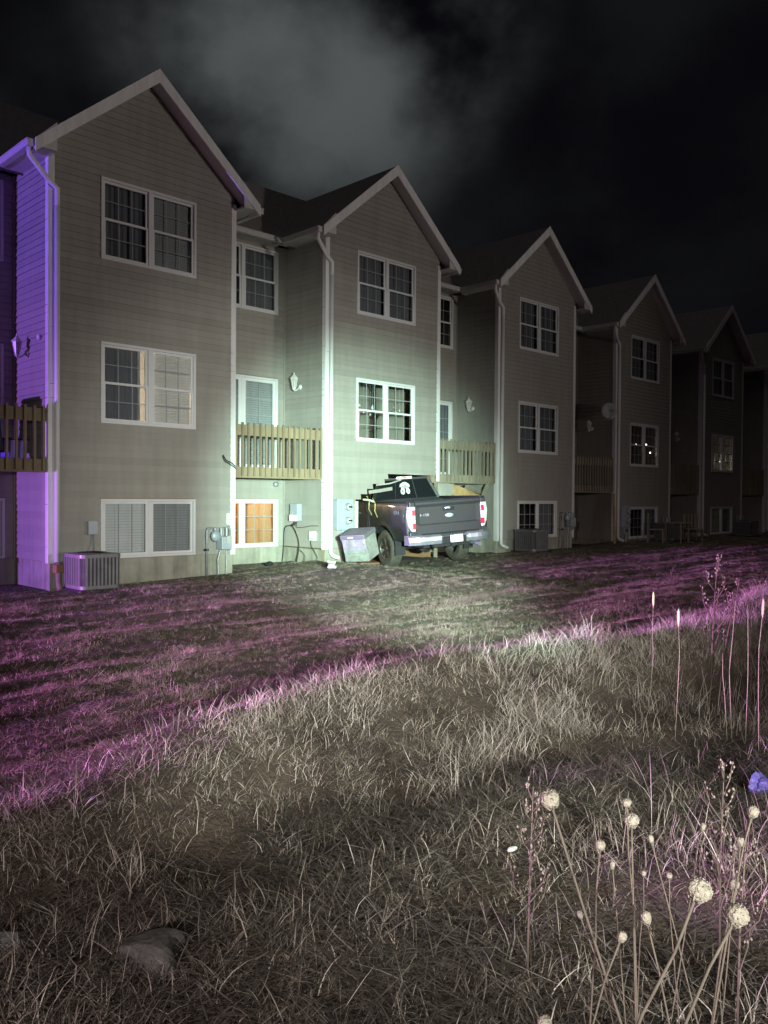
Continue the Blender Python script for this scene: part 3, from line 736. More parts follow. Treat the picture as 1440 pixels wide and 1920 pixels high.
def quad(name, pts, parent, mt_, th_=.006):
    a = [Vector(p) for p in pts]; nrm = (a[1]-a[0]).cross(a[2]-a[0]).normalized()*th_
    m = MB(); m.hexa([*a, *[p+nrm for p in a]]); return m.build(name, MT[mt_], parent)
def rw(y, t, dx=0): # a point on the rear glass
    yb, yr = y, y*.76; return (1.905+(2.010-1.905)*t+dx, yb+(yr-yb)*t, 1.44+(1.90-1.44)*t)
quad('rear_window', [rw(.80,.02), rw(.29,.02), rw(.29,.98), rw(.80,.98)], TR, 'tint')
cp = quad('rear_window', [rw(.27,.02), rw(-.27,.02), rw(-.27,.98), rw(.27,.98)], TR, 'tint')
quad('rear_window', [rw(-.29,.02), rw(-.80,.02), rw(-.80,.98), rw(-.29,.98)], TR, 'tint')
for sg in (1,-1):
    quad('side_window', [(2.06,sg*.875,1.45),(2.95,sg*.885,1.45),(2.88,sg*.665,1.87),(2.16,sg*.65,1.87)], TR, 'tint')
    quad('side_window', [(3.05,sg*.885,1.45),(3.95,sg*.885,1.45),(3.25,sg*.665,1.87),(2.95,sg*.665,1.87)], TR, 'tint')
    m = MB(); m.bar((3.75,sg*.9,1.38),(3.75,sg*1.05,1.42),.05,.05); m.box(3.70,3.84,min(sg*1.02,sg*1.24),max(sg*1.02,sg*1.24),1.33,1.60); m.build('side_mirror', MT['black'], TR, bevel=.03)
    for s in (2.30, 3.25):
        m = MB(); m.bar((s,sg*1.012,1.17),(s+.2,sg*1.012,1.17),.03,.035); m.build('door_handle', MT['paint'], TR, bevel=.01)
    for s in (1.99, 3.02, 4.08): MB().box(s-.006, s+.006, min(sg*.99,sg*1.003), max(sg*.99,sg*1.003), .62, 1.40).build('door_seam', MT['black'], TR)
quad('windshield', [(4.02,.84,1.46),(4.02,-.84,1.46),(3.27,-.63,1.88),(3.27,.63,1.88)], TR, 'tint')
m = MB(); m.box(1.955, 1.985, -.20, .20, 1.895, 1.955); bl_ = m.build('brake_light', MT['lens_w'], TR, bevel=.008)
MB().box(1.948, 1.98, -.06, .06, 1.905, 1.945).build('red_lens', MT['lens_r'], bl_, bevel=.004)
# badges and decal
side_m = lambda s, y, z: Matrix(((-1,0,0,s),(0,0,1,y),(0,1,0,z),(0,0,0,1)))
text('badge', '4X4', .125, MT['chrome'], TR, side_m(.52, 1.004, 1.20), .004, 1.25)
text('badge', 'F-150', .075, MT['chrome'], tg, rear_m(.030, .60, 1.135), .004, 1.3)
dm = MB()
def dpt(y, t): return rw(y, t, -.012)
for (yc, tcn, r_) in ((.075, .38, .062), (-.075, .38, .055)):
    ring = [dpt(yc+r_*math.cos(a), tcn+r_*1.15/.43*math.sin(a)) for a in np.linspace(0, 2*math.pi, 14, endpoint=False)]
    ring2 = [dpt(yc+r_*.35*math.cos(a), tcn+r_*.4*1.15/.43*math.sin(a)) for a in np.linspace(0, 2*math.pi, 14, endpoint=False)]
    n = 14; dm.add(ring+ring2, [(i, (i+1)%n, (i+1)%n+n, i+n) for i in range(n)])
arc = []; 
for a in np.linspace(-1, 1, 13): arc += [dpt(-a*.155, .68-.10*a*a), dpt(-a*.145, .83-.12*a*a)]
dm.add(arc, [(2*i, 2*i+2, 2*i+3, 2*i+1) for i in range(12)])
for a in np.linspace(-.9, .9, 8): dm.add([dpt(-a*.12-.006, .50), dpt(-a*.12+.006, .50), dpt(-a*.12+.006, .66), dpt(-a*.12-.006, .66)], [(0,1,2,3)])
dm.build('window_decal', MT['plate'], cp)

# ------------------------------------------------------------------ air conditioners
def ac_unit(label, loc, rz, w_=.66, h_=.62, main='acmetal', n=9):
    A = tag(empty('air_conditioner', loc, rz), label, 'air conditioner', 'air conditioners beside the houses')
    r_ = .09; hw = w_/2
    def rr(hw_, rc, k=5):
        p = []
        for cx, cy, a0 in ((hw_-rc,hw_-rc,0),(-hw_+rc,hw_-rc,90),(-hw_+rc,-hw_+rc,180),(hw_-rc,-hw_+rc,270)):
            for i in range(k): a = rad(a0+90*i/(k-1)); p.append((cx+rc*math.cos(a), cy+rc*math.sin(a)))
        return p
    MB().prism(rr(hw+.05,.03), 'z', -.25, .075).build('pad', MT['black'], A)
    MB().prism(rr(hw-.03,r_-.02), 'z', .08, h_-.03).build('coil', MT['acdark'], A)
    m = MB(); m.prism(rr(hw,r_), 'z', .075, .13); m.build('base_pan', MT[main], A)
    # top with a round fan opening
    ring_o = rr(hw+.012, r_, 6); ang = [math.atan2(p[1], p[0]) for p in ring_o]; n_ = len(ring_o)
    ring_i = [(.245*w_/.66*math.cos(a), .245*w_/.66*math.sin(a)) for a in ang]
    m = MB(); vs = [(p[0],p[1],h_) for p in ring_o]+[(p[0],p[1],h_+.018) for p in ring_i]+[(p[0],p[1],h_-.055) for p in ring_o]+[(p[0],p[1],h_-.03) for p in ring_i]
    fs = []
    for i in range(n_):
        j = (i+1)%n_; fs += [(i,j,j+n_,i+n_), (i,i+2*n_,j+2*n_,j), (i+n_,j+n_,j+3*n_,i+3*n_), (i+2*n_,i+3*n_,j+3*n_,j+2*n_)]
    m.add(vs, fs); m.build('top_cover', MT[main], A)
    g = MB()
    for q in (.07,.12,.17,.22): g.tube([(q*w_/.66*math.cos(a), q*w_/.66*math.sin(a), h_+.015+.02*(1-q*4)) for a in np.linspace(0,2*math.pi,20)], .004, 4)
    for k in range(8): a = k*math.pi/4; g.tube([(0,0,h_+.03),(.245*w_/.66*math.cos(a), .245*w_/.66*math.sin(a), h_+.012)], .004, 4)
    g.build('fan_guard', MT['black'], A)
    lm = MB()                                        # fine wire louvres round the case
    zz = .15
    while zz < h_-.06:
        p = rr(hw-.004, r_); lm.tube([(a, b, zz) for a, b in p+[p[0]]], .0035, 4, False); zz += .017
    lm.build('louvres', MT[main], A)['kind'] = 'stuff'
    ub = MB().box(-.016,.016,-.008,.008,.13,h_-.05).mesh('slat', MT[main])
    for fx in range(4):
        for k in range(n):
            t = -hw+r_*.9+(w_-1.8*r_)*k/(n-1)
            o = bpy.data.objects.new('slat', ub); COL.objects.link(o); o.parent = A
            a = fx*math.pi/2; o.location = (math.cos(a)*t+math.sin(a)*(hw+.004), math.sin(a)*t-math.cos(a)*(hw+.004), 0); o.rotation_euler = (0,0,a)
    return A
ac_unit('grey air conditioner on a black pad, lit purple on one side, by the nearest house', (-.42, -.60, .04), 0)
ac_unit('dark air conditioner below the window of the third townhouse', (2*PITCH-.10, -.55, .16), 0)
ac_unit('air conditioner in the gloom before the fourth townhouse', (3*PITCH+1.45, -.6, .22), 0)
ac_unit('air conditioner in the gloom before the fifth townhouse', (4*PITCH+1.75, -.6, .2), 0)
# the one the truck threw aside
A = tag(empty('displaced_air_conditioner', (0,0,0)), 'pale slatted air conditioner knocked over beside the pickup', 'air conditioner')
p0 = at_depth(648, 1055, 17.3); p1 = at_depth(699, 1053, 17.0); p2 = at_depth(637, 1001, 17.15)
ex = Vector(p1-p0).normalized(); ez = Vector(p2-p0); ez = (ez-ex*ez.dot(ex)*0.0).normalized(); ey = ez.cross(ex).normalized(); 
A.matrix_world = Matrix(((ex.x,ey.x,ez.x,p0[0]),(ex.y,ey.y,ez.y,p0[1]),(ex.z,ey.z,ez.z,p0[2]),(0,0,0,1)))
W_, H_ = .55, .60
m = MB(); m.box(0,W_,.012,.5,0,H_-.10); m.build('case', MT['actan'], A, bevel=.02)
m = MB(); m.box(-.012,W_+.012,-.005,.52,H_-.12,H_-.02); m.build('lid', MT['acmetal'], A, bevel=.015)
for k in range(6): MB().box(.05, W_-.05, -.002, .013, .07+k*.065, .07+k*.065+.048).build('slat', MT['actan'], A, bevel=.004)
MB().box(W_-.02, W_+.02, .0, .04, .02, .3).build('bent_panel', MT['actan'], A)
MB().box(.18,.30,-.012,.0,H_-.085,H_-.055).build('nameplate', MT['paper'], A)

# ------------------------------------------------------------------ meters, boxes, cables
def gas_meter(label, x, zb, z_top=1.0):
    G = tag(empty('gas_meter', (x, -.02, zb)), label, 'gas meter', 'gas meters on the house walls'); h = z_top-zb
    m = MB(); m.tube([(-.26,-.10,-.25),(-.26,-.10,h-.06),(-.24,-.10,h-.015),(-.20,-.10,h),(.05,-.10,h),(.22,-.10,h),(.25,-.10,h-.03),(.25,-.10,h*.52),(.25,.02,h*.50)], .022, 8); m.smooth = True; m.build('pipe', MT['greypipe'], G)
    m = MB(); m.lathe([(.02,.02),(.09,.01),(.105,-.03),(.09,-.07),(.02,-.08)], 22, 'y', (-.11,-.14,h-.15)); m.tube([(-.11,-.15,h-.05),(-.11,-.13,h+.01)], .03, 8); m.smooth = True; m.build('regulator', MT['meterm'], G)
    m = MB(); m.box(-.02,.20,-.24,-.06,h-.40,h-.16); m.tube([(.03,-.13,h-.17),(.03,-.13,h)], .024, 8); m.tube([(.15,-.13,h-.17),(.15,-.13,h)], .024, 8); mo = m.build('meter_body', MT['meterm'], G, bevel=.03)
    m = MB(); m.lathe([(.0,0),(.055,.0),(.055,-.02),(.0,-.022)], 16, 'y', (.11,-.245,h-.20)); m.box(.06,.16,-.262,-.24,h-.29,h-.24); m.build('dial', MT['frost'], mo)
    m = MB(); m.tube([(.0,-.10,-.2),(-.02,-.10,.25),(.02,-.12,h-.42)], .014, 6); m.tube([(.19,-.06,-.2),(.19,-.06,h-.4)], .010, 6); m.build('riser', MT['greypipe'], G)
    m = MB(); m.box(-.31,-.23,-.12,-.08,h*.50,h*.55); m.build('valve', MT['black'], G)
    return G
gas_meter('grey gas meter and pipes on the wall of the nearest house', 2.28, .15)
gas_meter('gas meter in shadow at the right of the third townhouse', 2*PITCH+2.25, .2, 1.2)
gas_meter('gas meter in shadow at the right of the fourth townhouse', 3*PITCH+2.3, .25, 1.0)
gas_meter('gas meter in shadow at the right of the fifth townhouse', 4*PITCH+2.3, .25, 1.0)
def simple_box(name, label, cat, b, mt_, bevel=.012):
    o = MB().box(*b).build(name, MT[mt_], bevel=bevel); return tag(o, label, cat)
B = tag(empty('junction_box', (2.60, 0, 0)), 'pale cover box on the corner above the gas meter', 'utility box')
MB().box(-.11,.07,-.07,-.018,1.05,1.27).build('cover', MT['white'], B, bevel=.012); MB().box(-.10,.06,-.076,-.071,1.15,1.16).build('seam', MT['greypipe'], B)
B = tag(empty('disconnect_box', (-.17,0,0)), 'small grey disconnect box above the purple-lit air conditioner', 'utility box')
MB().box(-.075,.075,-.10,-.018,.93,1.15).build('case', MT['meterm'], B, bevel=.01); MB().box(-.08,.08,-.108,-.10,.94,1.16).build('door', MT['meterm'], B, bevel=.006)
m = MB(); m.tube([(.02,-.06,.93),(.03,-.07,.80),(-.02,-.16,.62),(-.10,-.30,.45)], .016, 8); m.smooth = True; m.build('conduit', MT['greypipe'], B)
def meter_panel(label, x, z0, grp=None):
    P_ = tag(empty('electric_meters', (x, 0, z0)), label, 'electric meter', 'electric meter panels')
    b = MB(); b.box(-.26,.20,-.17,-.018,0,.66); bo_ = b.build('case', MT['meterm'], P_, bevel=.012)
    for zc in (.49, .20):
        c = MB(); c.lathe([(.085,-.172),(.085,-.20),(.075,-.205)], 22, 'y', (.02,0,zc)); c.build('meter_ring', MT['greypipe'], P_)
        c = MB(); c.lathe([(.07,-.20),(.068,-.255),(.045,-.275)], 22, 'y', (.02,0,zc)); c.smooth = True; go_ = c.build('meter_glass', MT['frost'], P_)
        MB().box(-.03,.07,-.279,-.27,zc-.015,zc+.02).build('register', MT['black'], go_)
    MB().box(-.06,.22,-.12,-.018,-.22,-.004).build('lower_box', MT['meterm'], P_, bevel=.01)
    for i in range(3): MB().box(-.01+i*.06,.02+i*.06,-.128,-.121,-.15,-.06).build('breaker', MT['black'], P_)
    MB().tube([(.10,-.07,-.22),(.10,-.07,-.75)], .03, 8).build('conduit', MT['greypipe'], P_)
    MB().box(.20,.30,-.10,-.018,-.02,.16).build('side_box', MT['meterm'], P_, bevel=.01)
    return P_
meter_panel('pale double electric meter panel left of the pickup', 5.44, .89)
meter_panel('dim electric meter panel at the corner of the fourth townhouse', 3*PITCH-.38, .72)
B = tag(empty('telecom_box', (BX0+PITCH-.018, .86, 0)), 'white telecom box with dangling black cables on the recess wall', 'utility box')
MB().box(-.13,0,-.13,.13,1.07,1.44).build('case', MT['meterm'], B, bevel=.015); MB().box(-.145,-.131,-.135,.135,1.06,1.20).build('lower_cover', MT['white'], B, bevel=.008)
def cable(parent, pts, r=.009, mt_='cable'):
    # smooth the path
    P_ = [Vector(p) for p in pts]; out_ = []
    for i in range(len(P_)-1):
        p0_, p1_, p2_, p3_ = P_[max(i-1,0)], P_[i], P_[i+1], P_[min(i+2,len(P_)-1)]
        for t in np.linspace(0,1,6,endpoint=False):
            out_.append(.5*((2*p1_)+(-p0_+p2_)*t+(2*p0_-5*p1_+4*p2_-p3_)*t*t+(-p0_+3*p1_-3*p2_+p3_)*t**3))
    out_.append(P_[-1]); m = MB(); m.smooth = True; m.tube(out_, r, 6); return m.build('cable', MT[mt_], parent)
cable(B, [(-.05,.05,1.08),(-.07,.10,.98),(-.03,.22,.96),(-.03,.40,.93),(-.03,.46,.80),(-.03,.47,.5),(-.06,.48,.16)], .012)
cable(B, [(-.05,.0,1.08),(-.08,.03,.98),(-.05,.18,.98),(-.05,.05,.86),(-.05,-.08,.62),(-.07,-.10,.42),(-.09,-.06,.18)], .012)
cable(B, [(-.06,-.05,1.08),(-.06,-.02,.94),(-.03,-.18,.93),(-.03,-.45,.97),(-.03,-.7,.98)], .006)
cable(B, [(-.05,-.10,.45),(-.06,-.25,.38),(-.10,-.36,.30),(-.12,-.34,.2)], .006)
B = tag(empty('small_service_box', (BX0+PITCH-.018, .33, 0)), 'small cream service box near the bottom of the recess wall', 'utility box')
MB().box(-.07,0,-.09,.09,.66,.86).build('case', MT['white'], B, bevel=.012); MB().box(-.076,-.07,-.08,.08,.70,.71).build('seam', MT['greypipe'], B)
cable(B, [(-.04,.05,.66),(-.04,.04,.56),(-.05,-.10,.42),(-.07,-.20,.30),(-.08,-.14,.2)], .006)
o = cable(None, [(2.70,-.03,2.16),(2.60,-.06,2.22),(2.48,-.06,2.27),(2.40,-.07,2.36),(2.44,-.06,2.26),(2.56,-.05,2.20),(2.72,-.03,2.12)], .010); o.name = 'loose_cable'
tag(o, 'loose cable end curling off the corner of the nearest house', 'cable')
# drain pipe at the corner of the nearest house
Dp = tag(empty('drain_pipe', (-.86, -.12, 0)), 'brown drain pipe standing at the nearest house corner', 'pipe')
m = MB(); m.smooth = True; m.tube([(.11,.0,.50),(.09,-.02,.36),(.06,-.10,.18),(.04,-.20,.07)], [.06,.055,.05,.05], 10); m.build('spout', mat('brown_pipe', (.22,.16,.13), .7, var=.3), Dp)
m = MB(); m.box(.02,.17,-.08,.07,.33,.47); m.build('hopper', MT['roombrown'], Dp, bevel=.02)

# wall lanterns
def lantern(label, x, y, z, s=1.0):
    A = tag(empty('wall_lantern', (x, y, z)), label, 'wall lamp', 'porch lanterns in the recesses')
    m = MB(); m.smooth = True; m.lathe([(.055,0),(.06,-.02),(.03,-.045)], 14, 'x', (0,0,-.06)); m.build('back_plate', MT['brasslamp'], A)
    m = MB(); m.smooth = True; m.tube([(-.03,0,-.06),(-.10,0,-.13),(-.16,0,-.15),(-.18,0,-.10)], .014, 8); m.build('arm', MT['brasslamp'], A)
    m = MB(); m.lathe([(.035,-.10),(.075,.10)], 6, 'z', (-.18,0,0)); m.build('glass', MT['frost'], A)
    m = MB(); m.lathe([(.095,.10),(.09,.115),(.03,.18),(.012,.20),(.012,.235),(.0,.24)], 6, 'z', (-.18,0,0)); m.build('cap', MT['brasslamp'], A)
    m = MB(); m.lathe([(.0,-.16),(.02,-.14),(.045,-.105),(.04,-.095)], 6, 'z', (-.18,0,0))
    for k in range(6): a = k*math.pi/3; m.bar((-.18+.037*math.cos(a),.037*math.sin(a),-.10),(-.18+.077*math.cos(a),.077*math.sin(a),.10),.010,.010)
    m.build('cage', MT['brasslamp'], A); A.scale = (s,s,s); return A
for k, lb in enumerate(['purple-lit wall lantern beside the leftmost balcony', 'white wall lantern above the brightly lit balcony', 'wall lantern above the balcony right of the pickup', 'dim wall lantern in the dark recess of the fourth townhouse', 'unlit wall lantern in the dark recess of the fifth townhouse']):
    lantern(lb, k*PITCH+BX0-.017, .80, 4.02+[0,0,0,-.177,-.19][k], 1.0)
# a second round fitting by the first lantern
o = MB(); o.smooth = True; o.lathe([(.05,0),(.05,-.03),(.03,-.05)], 14, 'x', (0,0,0)); o = o.build('round_vent', MT['brasslamp']); o.location = (BX0-.017, .30, 4.16); tag(o, 'small round vent cap on the purple-lit wall', 'vent')
o = MB(); o.smooth = True; o.lathe([(.06,0),(.06,-.05),(.02,-.07)], 14, 'y', (0,0,0)); o = o.build('round_vent', MT['greypipe']); o.location = (PITCH-1.13, D-.017, 1.86); tag(o, 'round vent cap under the brightly lit balcony', 'vent')
# satellite dishes
def sat_dish(label, loc, aim, r_, s):
    A = tag(empty('satellite_dish', loc), label, 'satellite dish'); q = Vector(aim).to_track_quat('Z', 'Y'); A.rotation_mode = 'QUATERNION'; A.rotation_quaternion = q
    m = MB(); m.smooth = True; m.lathe([(.001,.0),(r_*.4,.012),(r_*.75,.045),(r_,.09),(r_,.10),(r_*.7,.055),(.001,.012)], 24); do = m.build('reflector', MT['dish'], A); do.scale = (.85,1.0,1)
    m = MB(); m.tube([(0,-r_*.9,.05),(0,-r_*.9,.34),(0,-r_*.3,.46)], .014, 6); m.build('feed_arm', MT['greypipe'], A)
    m = MB(); m.box(-.05,.05,-r_*.42,-r_*.2,.40,.50); m.build('receiver', MT['greypipe'], A, bevel=.01)
    m = MB(); m.tube([(0,0,.0),(0,-.02,-.08),(0,-.2,-.18)], .022, 6); m.build('mast', MT['greypipe'], A); return A
sat_dish('grey satellite dish on the corner of the fourth townhouse', (3*PITCH+BX0-.22, .10, 4.25), (-.75,-.65,.25), .27, 1)
sat_dish('small purple-lit dish showing above the third gable roof slope', (2*PITCH+XC+1.75, .1, RIDGE-1.38+.30), (-.9,-.35,.2), .17, 1)
# tall board leaning by the fourth house
o = MB(); o.bar((3*PITCH-1.02,-.12,.10),(3*PITCH-.95,-.03,1.75),.10,.03); o = o.build('leaning_board', MT['ply']); tag(o, 'brown board leaning on the corner of the fourth townhouse', 'board')
# garden furniture in the dark by the fourth house
def chair(label, x, y, rz):
    A = tag(empty('patio_chair', (x, y, gz(x,y)), rz), label, 'chair', 'patio chairs by the fourth townhouse')
    MB().box(-.24,.24,-.24,.24,.40,.44).build('seat', MT['woodg'], A, bevel=.01)
    for a, b in ((-.22,-.22),(.22,-.22),(-.22,.22),(.22,.22)): MB().box(a-.02,a+.02,b-.02,b+.02,-.05,.42 if b < 0 else .92).build('leg', MT['woodg'], A)
    for k in range(4): MB().box(-.20+k*.11,-.13+k*.11,.20,.22,.46,.90).build('slat', MT['woodg'], A)
    return A
chair('patio chair below the window of the fourth townhouse', 3*PITCH+.35, -.75, .4)
chair('patio chair at the right end of the fourth townhouse', 3*PITCH+2.55, -.9, -.7)
A = tag(empty('patio_table', (3*PITCH+.95, -1.15, gz(3*PITCH+.95,-1.15))), 'small patio table before the fourth townhouse', 'table')
MB().box(-.3,.3,-.3,.3,.60,.64).build('tabletop', MT['woodg'], A, bevel=.01)
for a, b in ((-.25,-.25),(.25,-.25),(-.25,.25),(.25,.25)): MB().box(a-.02,a+.02,b-.02,b+.02,-.05,.60).build('leg', MT['woodg'], A)

# grill and bin added on the leftmost balcony to shade the purple-lit wall
A = tag(empty('light_blocking_grill', (-1.75, .72, 2.17)), 'dark covered grill added on the leftmost balcony to block light', 'grill')
m = MB(); m.hexa([(-.27,-.52,.10),(.27,-.52,.10),(.27,.52,.10),(-.27,.52,.10),(-.22,-.44,.86),(.20,-.44,.86),(.20,.44,.86),(-.22,.44,.86)]); m.hexa([(-.22,-.44,.86),(.20,-.44,.86),(.20,.44,.86),(-.22,.44,.86),(-.10,-.36,.99),(.10,-.36,.99),(.10,.36,.99),(-.10,.36,.99)]); m.build('cover', mat('grill_cover', (.025,.025,.05), .7, var=.4, vscale=6, bump=.5, bscale=9), A, bevel=.04)
for sx_, sy_ in ((-.2,-.4),(.2,-.4),(-.2,.4),(.2,.4)): MB().lathe([(.03,-.02),(.06,-.02),(.06,.02),(.03,.02)], 14, 'x', (sx_,sy_,.06)).build('wheel', MT['black'], A)
A = tag(empty('storage_bin', (-1.22, .55, 2.17)), 'small blue storage bin added beside the grill on the leftmost balcony', 'bin')
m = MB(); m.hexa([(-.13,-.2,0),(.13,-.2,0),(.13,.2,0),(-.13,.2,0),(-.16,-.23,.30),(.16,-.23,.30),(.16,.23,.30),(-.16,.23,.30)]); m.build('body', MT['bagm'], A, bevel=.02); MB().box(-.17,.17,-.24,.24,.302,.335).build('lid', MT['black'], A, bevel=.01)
# items behind windows
for i, (u, zz, r_) in enumerate(((.30,3.62,.022),(.42,3.50,.03),(.70,3.60,.045),(.62,3.44,.02),(1.06,3.57,.022),(1.18,3.47,.03),(1.44,3.52,.04),(1.38,3.66,.02),(1.56,3.60,.02))):
    m = MB(); m.smooth = True; m.lathe([(.001,-1.6*r_),(r_*.6,-r_),(r_,-.2*r_),(r_*.55,.8*r_),(.001,1.8*r_)], 10, 'z'); o = m.build('hanging_ornament', MT['ornament']); o.location = (PITCH+u, .20, zz)
    m = MB(); m.tube([(0,0,r_*1.7),(0,0,4.10-zz)], .0015, 4); m.build('thread', MT['ornament'], o)
    tag(o, 'white ornament hanging inside the bay window above the pickup', 'ornament', 'ornaments hanging in the window above the pickup')
fl = emit('lamp_glow', (1.0,.9,.75), 14.0)
for i, (u, zz) in enumerate(((.62,3.52),(1.28,3.55),(1.55,3.30),(1.20,3.10))):
    m = MB(); m.smooth = True; m.lathe([(.001,-.022),(.02,0),(.001,.022)], 8); o = m.build('string_light', fl); o.location = (3*PITCH+u, .11, zz-.177); tag(o, 'tiny glowing light in the middle window of the fourth townhouse', 'light', 'string lights in the fourth townhouse')
for i, (u, zz, r_) in enumerate(((.12,3.20,.05),(.20,3.13,.04),(.30,3.24,.03),(1.05,3.20,.035),(1.13,3.28,.04),(1.17,3.14,.03),(.14,2.96,.02),(.26,2.96,.02),(1.08,2.96,.02),(1.22,2.98,.02),(1.12,3.82,.02))):
    m = MB(); m.smooth = True; m.lathe([(.001,-r_),(r_*.8,-r_*.4),(r_*.8,r_*.4),(.001,r_)], 8); o = m.build('string_light', fl); o.location = (4*PITCH+u, .11, zz-.19); tag(o, 'glowing light in the middle window of the fifth townhouse', 'light', 'string lights in the fifth townhouse')

# ------------------------------------------------------------------ crash damage and debris
def debris(name, label, cat, parts):
    A = tag(empty(name, (0,0,0)), label, cat)
    return A
def torn(pts, th_, name, mt_, label=None, cat=None, parent=None):   # a torn slab between four points
    a = [Vector(p) for p in pts]; nrm = (a[1]-a[0]).cross(a[2]-a[0]).normalized()*th_
    # ragged outline: subdivide the edges
    ring = []
    for i in range(4):
        p, q = a[i], a[(i+1)%4]
        for t in np.linspace(0,1,6,endpoint=False):
            ring.append(p.lerp(q, t)+(q-p).normalized()*random.uniform(-.02,.02)+((a[0]+a[2])/2-p).normalized()*random.uniform(0,.05))
    n = len(ring); m = MB(); m.add(ring+[p+nrm for p in ring], [tuple(range(n)), tuple(range(2*n-1,n-1,-1))]+[(i,(i+1)%n,(i+1)%n+n,i+n) for i in range(n)])
    o = m.build(name, MT[mt_], parent)
    if label: tag(o, label, cat)
    return o
X3 = 2*PITCH
Q = lambda px, py, d_: tuple(at_depth(px, py, d_))
torn([Q(842,945,20.9), Q(905,945,21.3), Q(902,929,21.5), Q(850,907,21.1)], .02, 'broken_sheathing', 'ply', 'orange broken plywood panel jutting out under the balcony behind the pickup', 'plywood')
torn([Q(820,945,20.6), Q(846,945,20.7), Q(852,906,20.9), Q(819,903,20.7)], .012, 'torn_siding', 'siding', 'torn sheet of tan siding under the balcony behind the pickup', 'siding')
torn([Q(868,917,21.6), Q(905,928,21.9), Q(904,921,22.0), Q(872,908,21.7)], .02, 'splintered_board', 'woodg', 'splintered pale board above the broken plywood behind the pickup', 'board')
o = MB(); o.bar((10.55,.10,1.96),(10.20,.35,.95),.09,.09); o = o.build('knocked_post', MT['woodg'], bevel=.008); tag(o, 'slanting wooden post knocked loose under the balcony', 'post')
o = torn([(9.3,D+.02,.5),(10.9,D+.02,.5),(10.9,D+.02,1.9),(9.3,D+.02,1.9)], .02, 'inner_sheathing', 'sheath', 'dark wall sheathing exposed under the balcony behind the pickup', 'sheathing')
ins = tag(empty('torn_insulation', (0,0,0)), 'yellow strip of insulation hanging beside the pickup cab', 'insulation')
for q, (xa, ya) in enumerate(((6.15,-.03),(6.30,-.06))):
    pts = [(xa,ya,1.62-.05*q),(xa+.06,ya-.03,1.50-.05*q),(xa+.03,ya-.05,1.33-.05*q),(xa+.10,ya-.06,1.20-.05*q)]
    m = MB(); 
    for p, r2 in zip(pts, pts[1:]): m.bar(p, r2, .022, .010)
    m.build('strip', MT['insul'], ins)
# bent siding strips peeled back over the cab
flp = tag(empty('peeled_siding', (0,0,0)), 'peeled strips of tan siding bent out over the pickup cab', 'siding')
for (pts, wd) in (([(6.22,-.03,1.70),(6.55,-.05,1.74),(6.92,-.06,1.79)], .075), ([(6.45,-.02,1.86),(6.8,-.10,1.90),(7.1,-.16,1.99)], .03), ([(6.05,-.02,1.54),(6.20,-.06,1.53),(6.30,-.12,1.49)], .04), ([(7.3,-.02,2.16),(7.6,-.06,2.13),(7.9,-.12,2.14)], .03)):
    m = MB()
    for p, r2 in zip(pts, pts[1:]): m.bar(p, r2, .006, wd)
    m.build('strip', MT['siding'], flp)
# bits on the lawn
def scrap(name, label, cat, px, py, d_, dims, mt_, rz=0.3, tilt=0.1):
    p = at_depth(px, py, d_); z = gz(p[0], p[1])
    o = MB(); a, b, c = dims; o.box(-a/2,a/2,-b/2,b/2,0,c); o.box(-a*.42,a*.30,-b*.4,b*.2,c+.002,c+.012); o = o.build(name, MT[mt_], bevel=.008)
    o.location = (p[0], p[1], z+.015); o.rotation_euler = (tilt, tilt*.6, rz); return tag(o, label, cat)
p = at_depth(623, 1072, 16.0); 
A = tag(empty('crushed_box', (p[0], p[1], gz(p[0],p[1])+.02), .75), 'crushed white and grey box lying on the lawn left of the pickup', 'box')
MB().box(-.12,.12,-.08,.08,0,.035).build('bottom', MT['paper'], A, bevel=.01); MB().box(-.10,.11,-.06,.07,.037,.09).build('middle', MT['acmetal'], A, bevel=.008); o = MB().box(-.12,.12,-.07,.09,0,.03).build('top', MT['paper'], A, bevel=.01); o.location = (0,.01,.095); o.rotation_euler = (.12,.05,.1)
torn([(5.28,-.42,.26),(5.55,-.52,.24),(5.58,-.44,.36),(5.36,-.34,.34)], .01, 'white_fragment', 'paper', 'white broken fragment at the foot of the downspout by the pickup', 'debris')
torn([(5.40,-.30,.24),(5.50,-.34,.25),(5.62,-.30,.50),(5.58,-.28,.52)], .008, 'white_splinter', 'paper', 'upright white splinter beside the knocked-over air conditioner', 'debris')
def lump(name, label, cat, loc, size, mt_, seed, squash=(1,1,.7), sub=3, amp=.35):
    bm = bmesh.new(); bmesh.ops.create_icosphere(bm, subdivisions=sub, radius=1)
    rs = np.random.default_rng(seed); ph = rs.uniform(0,6.28,(6,)); dirs = rs.normal(size=(6,3))
    cuts = [(Vector(rs.normal(size=3)).normalized(), rs.uniform(.55,.85)) for _ in range(7)]
    for v in bm.verts:
        p_ = v.co.copy(); s = 1+amp*.35*sum(math.sin(float(np.dot(dirs[i], p_))*2.2+ph[i]) for i in range(6))/2.4
        p_ *= s
        for nrm, dd in cuts:
            e = p_.dot(nrm)-dd
            if e > 0: p_ -= nrm*e*.85
        v.co = Vector((p_.x*squash[0], p_.y*squash[1], p_.z*squash[2]))*size
    me_ = bpy.data.meshes.new(name); bm.to_mesh(me_); bm.free(); me_.materials.append(MT[mt_])
    o = bpy.data.objects.new(name, me_); COL.objects.link(o); o.location = loc; return tag(o, label, cat)
def on(px, py, z=0.0):
    d_ = ray(px, py); t = (z-CAM[2])/d_[2]
    for _ in range(6):
        p_ = CAM+d_*t; t = (gz(p_[0], p_[1])-CAM[2])/d_[2]
    return CAM+d_*t
